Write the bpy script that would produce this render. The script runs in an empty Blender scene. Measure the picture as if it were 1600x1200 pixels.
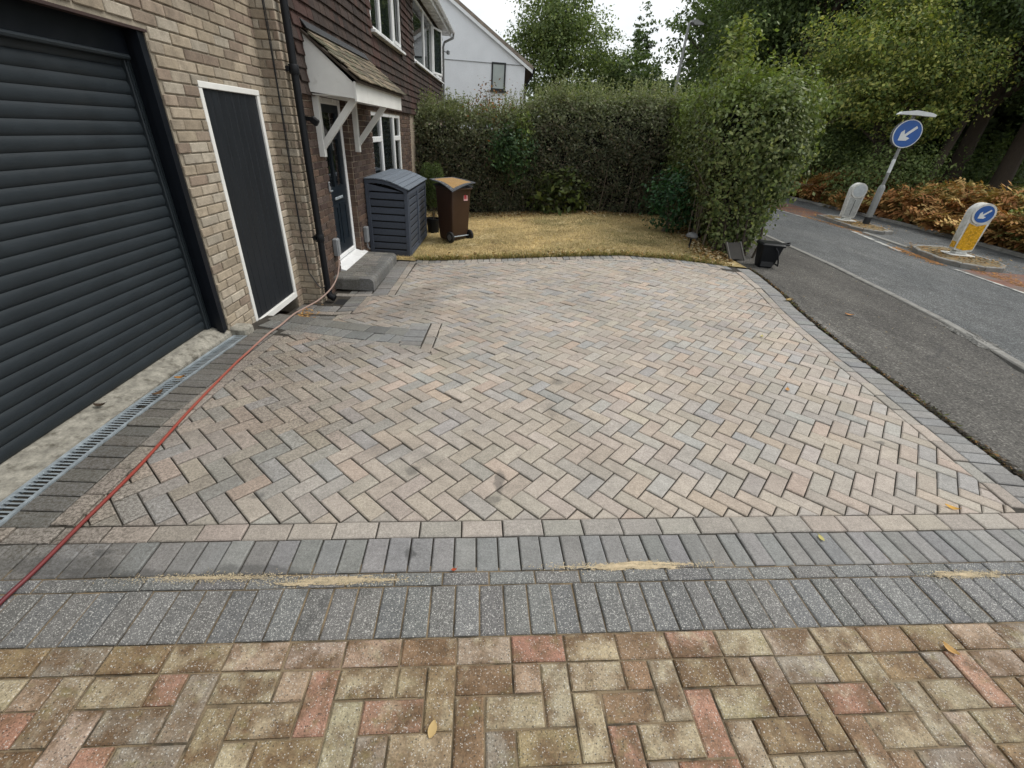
import bpy, math, random
import numpy as np
from mathutils import Matrix, Vector

# ---------------------------------------------------------------- scene, camera, light
S = bpy.context.scene
COL = S.collection
rad = math.radians
CAM_ROT = ((0.9979745, 0.0457848, 0.0441658),
           (-0.0152636, -0.5016499, 0.8649361),
           (0.0617567, -0.8638583, -0.499935))
cd = bpy.data.cameras.new('camera')
cd.sensor_width = 36.0
cd.lens = 36.0 * 680.0 / 1600.0
cd.clip_start = 0.05
cd.clip_end = 1000
cam = bpy.data.objects.new('camera', cd)
COL.objects.link(cam)
m = Matrix.Identity(4)
for i in range(3):
    m[i][0] = CAM_ROT[i][0]; m[i][1] = -CAM_ROT[i][1]; m[i][2] = -CAM_ROT[i][2]
m[2][3] = 1.65
cam.matrix_world = m
S.camera = cam

SUN_EL, SUN_AZ = rad(56), rad(84)       # azimuth measured from +Y towards +X
w = bpy.data.worlds.new('World'); S.world = w; w.use_nodes = True
nt = w.node_tree; nt.nodes.clear()
out = nt.nodes.new('ShaderNodeOutputWorld'); bg = nt.nodes.new('ShaderNodeBackground')
sky = nt.nodes.new('ShaderNodeTexSky'); sky.sky_type = 'NISHITA'; sky.sun_disc = False
sky.sun_elevation = SUN_EL; sky.sun_rotation = SUN_AZ; sky.dust_density = 3.0; sky.air_density = 1.0
tc = nt.nodes.new('ShaderNodeTexCoord')
mp = nt.nodes.new('ShaderNodeMapping'); mp.inputs['Scale'].default_value = (1.0, 1.0, 2.6)
cn = nt.nodes.new('ShaderNodeTexNoise'); cn.inputs['Scale'].default_value = 2.1
cn.inputs['Detail'].default_value = 7; cn.inputs['Roughness'].default_value = 0.56
cr = nt.nodes.new('ShaderNodeValToRGB')
cr.color_ramp.elements[0].position = 0.36; cr.color_ramp.elements[0].color = (6.1, 6.5, 6.7, 1)
cr.color_ramp.elements[1].position = 0.66; cr.color_ramp.elements[1].color = (9.6, 9.6, 9.4, 1)
mx = nt.nodes.new('ShaderNodeMixRGB'); mx.inputs[0].default_value = 0.84
nt.links.new(tc.outputs['Generated'], mp.inputs['Vector']); nt.links.new(mp.outputs[0], cn.inputs['Vector'])
nt.links.new(cn.outputs['Fac'], cr.inputs[0]); nt.links.new(sky.outputs[0], mx.inputs[1])
nt.links.new(cr.outputs[0], mx.inputs[2]); nt.links.new(mx.outputs[0], bg.inputs[0])
bg.inputs[1].default_value = 0.095
nt.links.new(bg.outputs[0], out.inputs[0])

sl = bpy.data.lights.new('sun', 'SUN'); sl.energy = 1.5; sl.angle = rad(24); sl.color = (1.0, 0.965, 0.91)
sun = bpy.data.objects.new('sun', sl); COL.objects.link(sun)
d = Vector((math.sin(SUN_AZ) * math.cos(SUN_EL), math.cos(SUN_AZ) * math.cos(SUN_EL), math.sin(SUN_EL)))
sun.rotation_euler = d.to_track_quat('Z', 'Y').to_euler(); sun.location = (10, 10, 30)

S.view_settings.view_transform = 'Standard'; S.view_settings.look = 'None'
S.view_settings.exposure = 0.64; S.view_settings.gamma = 1.0; S.view_settings.use_curve_mapping = False
S.cycles.use_denoising = True
S.cycles.use_adaptive_sampling = True; S.cycles.adaptive_threshold = 0.02
S.cycles.max_bounces = 5; S.cycles.diffuse_bounces = 2; S.cycles.transparent_max_bounces = 8

# ---------------------------------------------------------------- helpers
rng = random.Random(11)
NR = np.random.RandomState(5)

def tag(o, label=None, cat=None, group=None, kind=None):
    if label: o['label'] = label
    if cat: o['category'] = cat
    if group: o['group'] = group
    if kind: o['kind'] = kind
    return o

def empty(name, loc, rz=0, label=None, cat=None, group=None):
    o = bpy.data.objects.new(name, None); COL.objects.link(o)
    o.location = loc; o.rotation_euler = (0, 0, rz); o.empty_display_size = 0.1
    return tag(o, label, cat, group)

class MB:
    """collects geometry for one mesh object"""
    def __init__(s): s.v = []; s.f = []; s.t = []; s.m = []
    def add(s, vs, fs, tint=(1, 1, 1), mi=0):
        n = len(s.v); s.v += [tuple(q) for q in vs]; s.t += [tint] * len(vs)
        s.f += [tuple(i + n for i in f) for f in fs]; s.m += [mi] * len(fs)
        return s
    def box(s, c, sz, rot=None, tint=(1, 1, 1), mi=0, bev=0.0):
        x, y, z = sz[0] / 2, sz[1] / 2, sz[2] / 2
        if bev <= 0:
            vs = [(-x,-y,-z),(x,-y,-z),(x,y,-z),(-x,y,-z),(-x,-y,z),(x,-y,z),(x,y,z),(-x,y,z)]
            fs = [(0,3,2,1),(4,5,6,7),(0,1,5,4),(1,2,6,5),(2,3,7,6),(3,0,4,7)]
        else:
            b = min(bev, x * .9, y * .9, z * .9); vs = []; fs = []
            ix = {}
            for sx in (-1, 1):
                for sy in (-1, 1):
                    for sz_ in (-1, 1):
                        for a in range(3):
                            p = [sx * (x - b), sy * (y - b), sz_ * (z - b)]
                            p[a] = (sx * x, sy * y, sz_ * z)[a]
                            ix[(sx, sy, sz_, a)] = len(vs); vs.append(tuple(p))
            def q(*k): fs.append(tuple(ix[i] for i in k))
            for sg in (-1, 1):
                for a in range(3):
                    o1, o2 = [k for k in range(3) if k != a]
                    quad = []
                    for e1, e2 in ((-1, -1), (1, -1), (1, 1), (-1, 1)):
                        k = [0, 0, 0]; k[a] = sg; k[o1] = e1; k[o2] = e2
                        quad.append(tuple(k) + (a,))
                    q(*quad)
            for a in range(3):
                o1, o2 = [k for k in range(3) if k != a]
                for e1 in (-1, 1):
                    for e2 in (-1, 1):
                        ks = []
                        for e in (-1, 1):
                            k = [0, 0, 0]; k[a] = e; k[o1] = e1; k[o2] = e2
                            ks.append(tuple(k))
                        q(ks[0] + (o1,), ks[1] + (o1,), ks[1] + (o2,), ks[0] + (o2,))
            for sx in (-1, 1):
                for sy in (-1, 1):
                    for sz_ in (-1, 1):
                        q((sx, sy, sz_, 0), (sx, sy, sz_, 1), (sx, sy, sz_, 2))
        if rot is not None:
            vs = [tuple(rot @ Vector(p)) for p in vs]
        vs = [(p[0] + c[0], p[1] + c[1], p[2] + c[2]) for p in vs]
        return s.add(vs, fs, tint, mi)
    def bx(s, x0, x1, y0, y1, z0, z1, tint=(1, 1, 1), mi=0, bev=0.0):
        return s.box(((x0+x1)/2, (y0+y1)/2, (z0+z1)/2), (x1-x0, y1-y0, z1-z0), None, tint, mi, bev)
    def tube(s, pts, r, n=8, tint=(1, 1, 1), mi=0, cap=True):
        pts = [Vector(p) for p in pts]; rs = r if isinstance(r, (list, tuple)) else [r] * len(pts)
        vs = []; fs = []; prev = None
        for i, p in enumerate(pts):
            t = (pts[min(i+1, len(pts)-1)] - pts[max(i-1, 0)]).normalized()
            if prev is None:
                u = t.orthogonal().normalized()
            else:
                u = (prev - t * prev.dot(t)); u = u.normalized() if u.length > 1e-6 else t.orthogonal().normalized()
            prev = u; v = t.cross(u)
            for k in range(n):
                a = 2 * math.pi * k / n
                vs.append(tuple(p + (u * math.cos(a) + v * math.sin(a)) * rs[i]))
        for i in range(len(pts) - 1):
            for k in range(n):
                a, b = i * n + k, i * n + (k + 1) % n
                fs.append((a, b, b + n, a + n))
        if cap:
            fs.append(tuple(range(n))[::-1]); fs.append(tuple((len(pts)-1) * n + k for k in range(n)))
        return s.add(vs, fs, tint, mi)
    def lathe(s, prof, c=(0, 0, 0), n=20, tint=(1, 1, 1), mi=0):
        vs = []; fs = []
        for r, z in prof:
            for k in range(n):
                a = 2 * math.pi * k / n
                vs.append((c[0] + r * math.cos(a), c[1] + r * math.sin(a), c[2] + z))
        for i in range(len(prof) - 1):
            for k in range(n):
                a, b = i * n + k, i * n + (k + 1) % n
                fs.append((a, b, b + n, a + n))
        fs.append(tuple(range(n))[::-1]); fs.append(tuple((len(prof)-1) * n + k for k in range(n)))
        return s.add(vs, fs, tint, mi)
    def prism(s, poly, axis, a0, a1, tint=(1, 1, 1), mi=0):
        """poly: list of 2-D points; axis 'x','y' or 'z' is the extrusion axis"""
        n = len(poly)
        def P(q, a):
            return {'x': (a, q[0], q[1]), 'y': (q[0], a, q[1]), 'z': (q[0], q[1], a)}[axis]
        vs = [P(q, a0) for q in poly] + [P(q, a1) for q in poly]
        fs = [tuple(range(n))[::-1], tuple(range(n, 2 * n))]
        fs += [(i, (i+1) % n, n + (i+1) % n, n + i) for i in range(n)]
        return s.add(vs, fs, tint, mi)
    def build(s, name, mats, parent=None, smooth=False, local=False):
        me = bpy.data.meshes.new(name)
        v = s.v
        if parent is not None and not local:
            L = parent_world(parent)
            v = [(p[0]-L[0], p[1]-L[1], p[2]-L[2]) for p in v]
        me.from_pydata(v, [], s.f)
        mats = mats if isinstance(mats, (list, tuple)) else [mats]
        for mm in mats: me.materials.append(mm)
        if len(mats) > 1: me.polygons.foreach_set('material_index', s.m)
        at = me.color_attributes.new('tint', 'FLOAT_COLOR', 'POINT')
        at.data.foreach_set('color', np.array([(t[0], t[1], t[2], 1) for t in s.t], dtype=np.float32).ravel())
        fix_normals(me)
        if smooth:
            me.polygons.foreach_set('use_smooth', [True] * len(me.polygons))
            try: me.set_sharp_from_angle(angle=rad(38))
            except Exception: pass
        me.update()
        o = bpy.data.objects.new(name, me); COL.objects.link(o)
        if parent is not None: o.parent = parent
        return o

def parent_world(p):
    L = Vector((0, 0, 0))
    while p is not None:
        L = L + p.location; p = p.parent
    return L

def fix_normals(me):
    import bmesh
    if len(me.polygons) > 60000: return
    bm = bmesh.new(); bm.from_mesh(me); bmesh.ops.recalc_face_normals(bm, faces=bm.faces); bm.to_mesh(me); bm.free()

def quads(name, V, T, mat, parent=None, local=True):
    """V: (n,4,3) quad corners, T: (n,3) tint"""
    n = len(V); me = bpy.data.meshes.new(name)
    me.vertices.add(n * 4); me.vertices.foreach_set('co', V.astype(np.float32).ravel())
    me.loops.add(n * 4); me.loops.foreach_set('vertex_index', np.arange(n * 4, dtype=np.int32))
    me.polygons.add(n); me.polygons.foreach_set('loop_start', np.arange(0, n * 4, 4, dtype=np.int32))
    me.polygons.foreach_set('loop_total', np.full(n, 4, dtype=np.int32))
    me.update(calc_edges=True)
    at = me.color_attributes.new('tint', 'FLOAT_COLOR', 'POINT')
    tt = np.ones((n, 4, 4), dtype=np.float32); tt[:, :, :3] = T[:, None, :]
    at.data.foreach_set('color', tt.ravel())
    me.materials.append(mat); me.validate()
    o = bpy.data.objects.new(name, me); COL.objects.link(o)
    if parent is not None: o.parent = parent
    return o

def ss(a, b, x):
    t = min(1, max(0, (x - a) / (b - a))); return t * t * (3 - 2 * t)

BAND0 = lambda x: 3.74 - .207 * (x + 1.87)          # front edge of the raised blue band
def hgt(X, Y, lower=None):
    A = min(.30, max(0, .19 - .0917 * X))
    z = -A * ss(1.5, 7.5, Y)
    if lower is None: lower = Y > BAND0(X) + .49
    if lower:
        z += -.14 * min(1, max(0, (-.7 - X) / 1.2)) * (1 - ss(4.6, 7.2, Y))
    return z

# ---------------------------------------------------------------- materials
def new_mat(name):
    mt = bpy.data.materials.new(name); mt.use_nodes = True
    n = mt.node_tree; n.nodes.clear()
    o = n.nodes.new('ShaderNodeOutputMaterial'); b = n.nodes.new('ShaderNodeBsdfPrincipled')
    n.links.new(b.outputs[0], o.inputs[0])
    return mt, n, b, o

class NG:
    def __init__(s, n): s.n = n
    def nd(s, t, **k):
        q = s.n.nodes.new(t)
        for a, b in k.items(): setattr(q, a, b)
        return q
    def ln(s, a, b): s.n.links.new(a, b)
    def pos(s):
        return s.nd('ShaderNodeNewGeometry').outputs['Position']
    def tint(s):
        q = s.nd('ShaderNodeVertexColor'); q.layer_name = 'tint'; return q.outputs['Color']
    def noise(s, vec, scale, detail=4, rough=.55, sc=None):
        if sc is not None:
            mpn = s.nd('ShaderNodeMapping'); mpn.inputs['Scale'].default_value = sc
            s.ln(vec, mpn.inputs['Vector']); vec = mpn.outputs[0]
        q = s.nd('ShaderNodeTexNoise'); q.inputs['Scale'].default_value = scale
        q.inputs['Detail'].default_value = detail; q.inputs['Roughness'].default_value = rough
        s.ln(vec, q.inputs['Vector']); return q.outputs['Fac']
    def ramp(s, f, stops):
        q = s.nd('ShaderNodeValToRGB'); e = q.color_ramp.elements
        while len(e) < len(stops): e.new(.5)
        for i, (p, c) in enumerate(stops):
            e[i].position = p
            e[i].color = (c, c, c, 1) if isinstance(c, (int, float)) else tuple(c) + (1,)
        s.ln(f, q.inputs[0]); return q.outputs[0]
    def mix(s, mode, a, b, f=1.0):
        q = s.nd('ShaderNodeMixRGB', blend_type=mode)
        for sock, val in ((q.inputs[0], f), (q.inputs[1], a), (q.inputs[2], b)):
            if isinstance(val, (int, float)): sock.default_value = val if sock == q.inputs[0] else (val, val, val, 1)
            elif isinstance(val, tuple): sock.default_value = tuple(val) + (1,)
            else: s.ln(val, sock)
        return q.outputs[0]
    def math(s, op, a, b=None, c=None):
        q = s.nd('ShaderNodeMath', operation=op)
        for i, val in enumerate((a, b, c)):
            if val is None: continue
            if isinstance(val, (int, float)): q.inputs[i].default_value = val
            else: s.ln(val, q.inputs[i])
        return q.outputs[0]
    def bump(s, h, strength, dist, b):
        q = s.nd('ShaderNodeBump'); q.inputs['Strength'].default_value = strength; q.inputs['Distance'].default_value = dist
        s.ln(h, q.inputs['Height']); s.ln(q.outputs[0], b.inputs['Normal'])

def simple(name, col, rough=.6, var=.15, scale=6, metallic=0, spec=.5, grain=0, stretch=None, use_tint=False, dirt=None):
    mt, n, b, o = new_mat(name); g = NG(n); p = g.pos()
    nz = g.noise(p, scale, 5, .6, stretch)
    f = g.ramp(nz, [(.3, 1 - var), (.7, 1 + var)])
    base = g.mix('MULTIPLY', g.tint(), col) if use_tint else None
    c = g.mix('MULTIPLY', base if use_tint else col, f)
    if dirt:
        dn = g.noise(p, dirt[1], 6, .65)
        c = g.mix('MIX', c, dirt[0], g.ramp(dn, [(dirt[2], 0.0), (dirt[2] + .18, dirt[3])]))
    if grain:
        gn = g.noise(p, grain, 3, .7); c = g.mix('MULTIPLY', c, g.ramp(gn, [(.3, .78), (.7, 1.2)]))
        g.bump(gn, .35, .004, b)
    g.ln(c, b.inputs['Base Color'])
    rn = g.ramp(nz, [(.3, max(.02, rough - .08)), (.7, min(1, rough + .08))])
    g.ln(rn, b.inputs['Roughness'])
    b.inputs['Metallic'].default_value = metallic; b.inputs['Specular IOR Level'].default_value = spec
    return mt

def paver_mat(name, fleck=0.0, two_tone=False, dirtx=False, spots=(), grain=260, rough=.8):
    mt, n, b, o = new_mat(name); g = NG(n); p = g.pos()
    t0 = g.tint(); c = t0
    if two_tone:                                   # every block has its own blend of colours
        ofs = g.nd('ShaderNodeVectorMath', operation='MULTIPLY_ADD'); g.ln(t0, ofs.inputs[0]); ofs.inputs[1].default_value = (310, 170, 230); g.ln(p, ofs.inputs[2])
        pv = ofs.outputs[0]
        k1 = g.noise(pv, 9, 4, .6); c = g.mix('MIX', c, (.135, .082, .042), g.ramp(k1, [(.42, 0.0), (.62, .92)]))
        k2 = g.noise(pv, 6.5, 3, .6, (1.3, 1.0, 1)); c = g.mix('MIX', c, (.47, .42, .29), g.ramp(k2, [(.57, 0.0), (.72, .6)]))
        k3 = g.noise(pv, 11, 3, .6, (1.0, 1.4, 1)); c = g.mix('MIX', c, (.20, .17, .075), g.ramp(k3, [(.58, 0.0), (.72, .55)]))
    nz = g.noise(p, 14, 6, .7); c = g.mix('MULTIPLY', c, g.ramp(nz, [(.28, .84), (.72, 1.14)]))
    pt = g.noise(p, 1.3, 4, .6); c = g.mix('MULTIPLY', c, g.ramp(pt, [(.3, .88), (.7, 1.1)]))
    fine = g.noise(p, grain, 3, .75); mid = g.noise(p, 85, 4, .75)
    c = g.mix('MULTIPLY', c, g.ramp(fine, [(.32, .70), (.68, 1.26)]))
    c = g.mix('MULTIPLY', c, g.ramp(mid, [(.30, .76), (.70, 1.2)]))
    if dirtx:
        sp = g.nd('ShaderNodeSeparateXYZ'); g.ln(p, sp.inputs[0])
        bl = g.noise(p, 1.1, 3, .5)
        f = g.math('ADD', g.math('MULTIPLY', sp.outputs['X'], -.55), g.math('MULTIPLY_ADD', bl, 2.4, -1.42))
        f = g.math('MINIMUM', g.math('MAXIMUM', f, 0.0), 1.0)
        sd = g.ramp(g.noise(p, 70, 5, .8), [(.45, 0.0), (.58, 1.0)])
        f2 = g.math('MULTIPLY', f, g.math('MULTIPLY_ADD', sd, .66, .2))
        c = g.mix('MIX', c, (.07, .06, .045), f2)
        wsc = g.noise(p, 3.1, 6, .7); fl = g.ramp(wsc, [(.66, 0.0), (.76, .3)])
        c = g.mix('MIX', c, (.42, .40, .37), fl)
    if fleck:
        for sc_, cov in ((230, .42), (150, .16)):
            v = g.nd('ShaderNodeTexVoronoi'); v.inputs['Scale'].default_value = sc_; g.ln(p, v.inputs['Vector'])
            vc = g.nd('ShaderNodeSeparateColor'); g.ln(v.outputs['Color'], vc.inputs[0])
            near = g.ramp(v.outputs['Distance'], [(.25, 1.0), (.5, 0.0)])
            isf = g.ramp(vc.outputs[0], [(1 - cov * fleck, 0.0), (1 - cov * fleck + .12, 1.0)])
            c = g.mix('MIX', c, (.60, .59, .55), g.math('MULTIPLY', g.math('MULTIPLY', near, isf), .72))
            isd = g.ramp(vc.outputs[1], [(.88, 0.0), (.93, 1.0)])
            c = g.mix('MIX', c, (.03, .028, .025), g.math('MULTIPLY', g.math('MULTIPLY', near, isd), .75))
    if spots:
        wv = g.nd('ShaderNodeVectorMath', operation='MULTIPLY_ADD')
        q = g.nd('ShaderNodeTexNoise'); q.inputs['Scale'].default_value = 16; q.inputs['Detail'].default_value = 3
        g.ln(p, q.inputs['Vector']); g.ln(q.outputs['Color'], wv.inputs[0]); wv.inputs[1].default_value = (.07, .07, 0); g.ln(p, wv.inputs[2])
        for (sx, sy, rx, ry, kf) in spots:
            sb = g.nd('ShaderNodeVectorMath', operation='SUBTRACT'); g.ln(wv.outputs[0], sb.inputs[0]); sb.inputs[1].default_value = (sx + .035, sy + .035, 0)
            ml = g.nd('ShaderNodeVectorMath', operation='MULTIPLY'); g.ln(sb.outputs[0], ml.inputs[0]); ml.inputs[1].default_value = (1 / rx, 1 / ry, 0)
            le = g.nd('ShaderNodeVectorMath', operation='LENGTH'); g.ln(ml.outputs[0], le.inputs[0])
            c = g.mix('MIX', c, (.05, .05, .048), g.ramp(le.outputs['Value'], [(.55, kf * .75), (1.05, 0.0)]))
    g.ln(c, b.inputs['Base Color'])
    b.inputs['Roughness'].default_value = rough; b.inputs['Specular IOR Level'].default_value = .35
    g.bump(g.math('ADD', fine, g.math('MULTIPLY', mid, 1.6)), .55, .004, b)
    return mt

DRIVE_SPOTS = [(-.42, 1.86, .05, .05, .6), (.06, 1.79, .035, .12, .75), (.03, 1.65, .05, .05, .65), (-1.15, 1.62, .05, .03, .6),
               (.5, 2.95, .07, .07, .6), (.42, 2.55, .05, .12, .4), (-.45, 5.2, .9, .10, .35), (-.9, 5.7, .35, .12, .32),
               (.1, 5.35, .5, .06, .35), (-.7, 3.9, .4, .12, .25), (2.62, 2.3, .05, .03, .75), (-.55, 2.05, .25, .12, .3), (-.35, 1.95, .1, .08, .35)]
BORDER_SPOTS = [(-.33, 1.30, .026, .04, .85), (-1.62, 1.27, .05, .03, .8), (-1.3, 1.16, .7, .035, .7), (-.95, 1.19, .25, .04, .65), (-1.75, 1.2, .3, .05, .6)]
SPK_SPOTS = [(-.62, 1.06, .035, .05, .6), (-.66, .98, .03, .05, .6), (-.72, 1.1, .05, .02, .55), (-1.0, 1.09, .03, .015, .6), (-.5, 1.13, .06, .02, .55)]
M_PAV = paver_mat('paver_rumbled', dirtx=True, spots=DRIVE_SPOTS)
M_BLUE = paver_mat('paver_charcoal', dirtx=True, spots=BORDER_SPOTS)
M_SPK = paver_mat('paver_speckled_charcoal', fleck=1.0, spots=SPK_SPOTS, rough=.7)
M_BUFF = paver_mat('paver_buff', fleck=.5, two_tone=True, rough=.72, grain=180)
M_MOSSY = paver_mat('paver_mossy', dirtx=True, grain=160)
M_JOINT = simple('joint_dirt', (.034, .029, .022), .95, .4, 12, grain=200, dirt=((.10, .085, .06), 5, .56, .7))
M_FJOINT = simple('joint_sand', (.22, .165, .10), .95, .3, 14, grain=220, dirt=((.04, .033, .022), 7, .44, .95))
M_SAND = simple('kiln_dried_sand', (.47, .38, .25), .95, .15, 30, grain=300)

def brick_mat(name, pit=True):
    mt, n, b, o = new_mat(name); g = NG(n); p = g.pos(); c = g.tint()
    nz = g.noise(p, 14, 5, .6); c = g.mix('MULTIPLY', c, g.ramp(nz, [(.28, .76), (.72, 1.2)]))
    st = g.noise(p, 1.6, 5, .65, (1, 1, .5)); c = g.mix('MULTIPLY', c, g.ramp(st, [(.3, .8), (.65, 1.08)]))
    fine = g.noise(p, 120, 3, .7); c = g.mix('MULTIPLY', c, g.ramp(fine, [(.3, .8), (.7, 1.18)]))
    if pit:
        pn = g.noise(p, 60, 2, .5); c = g.mix('MIX', c, (.06, .05, .04), g.ramp(pn, [(.69, 0.0), (.76, .75)]))
    g.ln(c, b.inputs['Base Color']); b.inputs['Roughness'].default_value = .88; b.inputs['Specular IOR Level'].default_value = .25
    g.bump(g.math('ADD', fine, g.math('MULTIPLY', nz, 2.0)), .5, .006, b)
    return mt
M_BRICK = brick_mat('buff_brick'); M_BROWN = brick_mat('brown_brick', False)
M_TILE = brick_mat('clay_tile', False)
M_MORTAR = simple('mortar', (.27, .235, .18), .95, .25, 9, grain=150)
M_MORTAR2 = simple('mortar_pale', (.30, .25, .19), .95, .25, 9, grain=150)
M_WHITE = simple('white_paint', (.72, .72, .69), .45, .06, 4, dirt=((.35, .33, .28), 9, .62, .5))
M_UPVC = simple('white_upvc', (.78, .79, .79), .28, .03, 3)
M_RENDER = simple('white_render', (.80, .82, .84), .9, .04, 2, grain=60)
M_ANTH = simple('anthracite_slat', (.018, .024, .029), .48, .14, 5, grain=420, spec=.28, dirt=((.030, .033, .035), 3, .56, .35))
M_ANTH2 = simple('anthracite_frame', (.006, .008, .012), .4, .1, 5, spec=.25)
M_PLANK = simple('dark_grey_plank', (.013, .016, .020), .5, .14, 4, 0, .28, stretch=(8, 8, .6))
M_STORE = simple('grey_painted_timber', (.052, .064, .088), .62, .22, 9, grain=120, use_tint=True, stretch=(3, 3, 14))
M_DOOR = simple('dark_blue_door', (.009, .015, .022), .4, .08, 4, spec=.3)
M_BLACK = simple('black_plastic', (.006, .007, .009), .5, .15, 7, spec=.25)
M_BLACKM = simple('black_plastic_matt', (.014, .015, .017), .6, .15, 7)
M_STEEL = simple('galvanised_steel', (.36, .41, .44), .5, .2, 20, metallic=.4)
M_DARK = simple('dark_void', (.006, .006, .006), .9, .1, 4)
M_CONC = simple('rough_concrete', (.27, .255, .215), .95, .35, 16, grain=70, dirt=((.07, .062, .045), 14, .5, .85))
M_KERB = simple('kerb_concrete', (.20, .195, .18), .9, .2, 7, grain=120, dirt=((.12, .11, .09), 5, .52, .7))
M_BROWNBIN = simple('brown_plastic', (.042, .020, .011), .45, .12, 6)
M_RUBBER = simple('rubber', (.012, .012, .012), .8, .1, 9)
M_HUB = simple('wheel_hub', (.10, .10, .105), .5, .1, 9)
M_COIR = simple('coir', (.32, .195, .075), .95, .2, 40, grain=240)
M_MATB = simple('mat_border', (.075, .08, .09), .85, .5, 60, grain=160)
M_STICK = simple('sticker', (.55, .35, .35), .5, .1, 9, use_tint=True)
M_GREYBOX = simple('grey_plastic_box', (.20, .21, .22), .5, .1, 6)
M_ASPH = None

def asphalt(name, base, patch, tone2, grain):
    mt, n, b, o = new_mat(name); g = NG(n); p = g.pos()
    a = g.noise(p, .55, 5, .62, (1.6, .5, 1)); c = g.mix('MIX', base, patch, g.ramp(a, [(.42, 0.0), (.62, 1.0)]))
    a2 = g.noise(p, 3.2, 5, .65, (1.5, .6, 1)); c = g.mix('MULTIPLY', c, g.ramp(a2, [(.3, .8), (.7, 1.2)]))
    st = g.noise(p, 1.0, 4, .7, (2.4, .35, 1)); c = g.mix('MIX', c, tone2, g.ramp(st, [(.60, 0.0), (.70, .75)]))
    f = g.noise(p, grain, 3, .8); c = g.mix('MULTIPLY', c, g.ramp(f, [(.33, .42), (.67, 1.65)]))
    v = g.nd('ShaderNodeTexVoronoi'); v.inputs['Scale'].default_value = .75; v.feature = 'DISTANCE_TO_EDGE'
    wv = g.nd('ShaderNodeVectorMath', operation='MULTIPLY_ADD'); q = g.nd('ShaderNodeTexNoise'); q.inputs['Scale'].default_value = 2.2; q.inputs['Detail'].default_value = 5
    g.ln(p, q.inputs['Vector']); g.ln(q.outputs['Color'], wv.inputs[0]); wv.inputs[1].default_value = (.8, .8, 0); g.ln(p, wv.inputs[2]); g.ln(wv.outputs[0], v.inputs['Vector'])
    ck = g.math('MULTIPLY', g.ramp(v.outputs['Distance'], [(.006, 1.0), (.016, 0.0)]), g.ramp(g.noise(p, .8, 2, .5), [(.5, 0.0), (.6, .8)]))
    c = g.mix('MIX', c, (.03, .03, .03), g.math('MULTIPLY', ck, .55))
    ch = g.nd('ShaderNodeTexVoronoi'); ch.inputs['Scale'].default_value = 75; g.ln(p, ch.inputs['Vector'])
    cs = g.nd('ShaderNodeSeparateColor'); g.ln(ch.outputs['Color'], cs.inputs[0]); c = g.mix('MULTIPLY', c, g.ramp(cs.outputs[0], [(.0, .62), (.8, 1.05), (1.0, 1.7)]))
    g.ln(c, b.inputs['Base Color']); b.inputs['Roughness'].default_value = .85; b.inputs['Specular IOR Level'].default_value = .3
    g.bump(f, .6, .008, b)
    return mt
M_ROAD = asphalt('road_asphalt', (.082, .086, .087), (.105, .108, .107), (.15, .15, .145), 70)
M_PATH = asphalt('pavement_tarmac', (.068, .064, .058), (.094, .089, .080), (.165, .157, .143), 60)
M_RED = simple('red_surfacing', (.16, .07, .045), .9, .35, 3, grain=90, dirt=((.10, .095, .085), 2.2, .45, .9))
M_LINE = simple('worn_white_line', (.40, .40, .37), .8, .2, 6, grain=100, dirt=((.12, .12, .12), 5, .43, .95))
M_SOIL = simple('soil', (.052, .038, .022), .95, .4, 5, grain=60, dirt=((.16, .09, .035), 6, .5, .7))
M_ISL = simple('island_moss_surface', (.14, .11, .06), .95, .4, 6, grain=70, dirt=((.25, .15, .05), 4, .5, .7))

def lawn_mat():
    mt, n, b, o = new_mat('dry_lawn'); g = NG(n); p = g.pos()
    a = g.noise(p, 1.1, 4, .6)
    c = g.mix('MIX', (.47, .355, .175), (.19, .16, .075), g.ramp(a, [(.42, 0.0), (.66, .85)]))
    a3 = g.noise(p, 2.6, 5, .65); c = g.mix('MIX', c, (.16, .11, .06), g.ramp(a3, [(.56, 0.0), (.68, .8)])); c = g.mix('MIX', c, (.58, .47, .28), g.ramp(a3, [(.30, .8), (.42, 0.0)]))
    a2 = g.noise(p, 12, 5, .7); c = g.mix('MULTIPLY', c, g.ramp(a2, [(.3, .6), (.7, 1.3)]))
    g.ln(c, b.inputs['Base Color']); b.inputs['Roughness'].default_value = .95; b.inputs['Specular IOR Level'].default_value = .1
    g.bump(a2, .8, .03, b); return mt
M_LAWN = lawn_mat()

def leaf_mat(name, trans=.3, gloss=.45, spec=.35):
    mt, n, b, o = new_mat(name); g = NG(n); c = g.tint()
    g.ln(c, b.inputs['Base Color']); b.inputs['Roughness'].default_value = gloss; b.inputs['Specular IOR Level'].default_value = spec
    if trans:
        t = g.nd('ShaderNodeBsdfTranslucent'); mxs = g.nd('ShaderNodeMixShader'); mxs.inputs[0].default_value = trans
        g.ln(g.mix('MULTIPLY', c, (1.15, 1.2, .6)), t.inputs['Color'])
        g.ln(b.outputs[0], mxs.inputs[1]); g.ln(t.outputs[0], mxs.inputs[2]); g.ln(mxs.outputs[0], o.inputs[0])
    return mt
M_LEAF = leaf_mat('leaf', .38, .6, .25); M_LEAFG = leaf_mat('glossy_leaf', .34, .5, .3); M_DRY = leaf_mat('dry_leaf', .15, .8, .15)
M_BARK = simple('bark', (.050, .038, .027), .95, .35, 9, grain=50, stretch=(4, 4, .8))
M_TWIG = simple('twig', (.14, .115, .085), .95, .35, 9)
M_CORE = simple('hedge_dark_core', (.008, .009, .006), 1, .3, 5)

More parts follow.
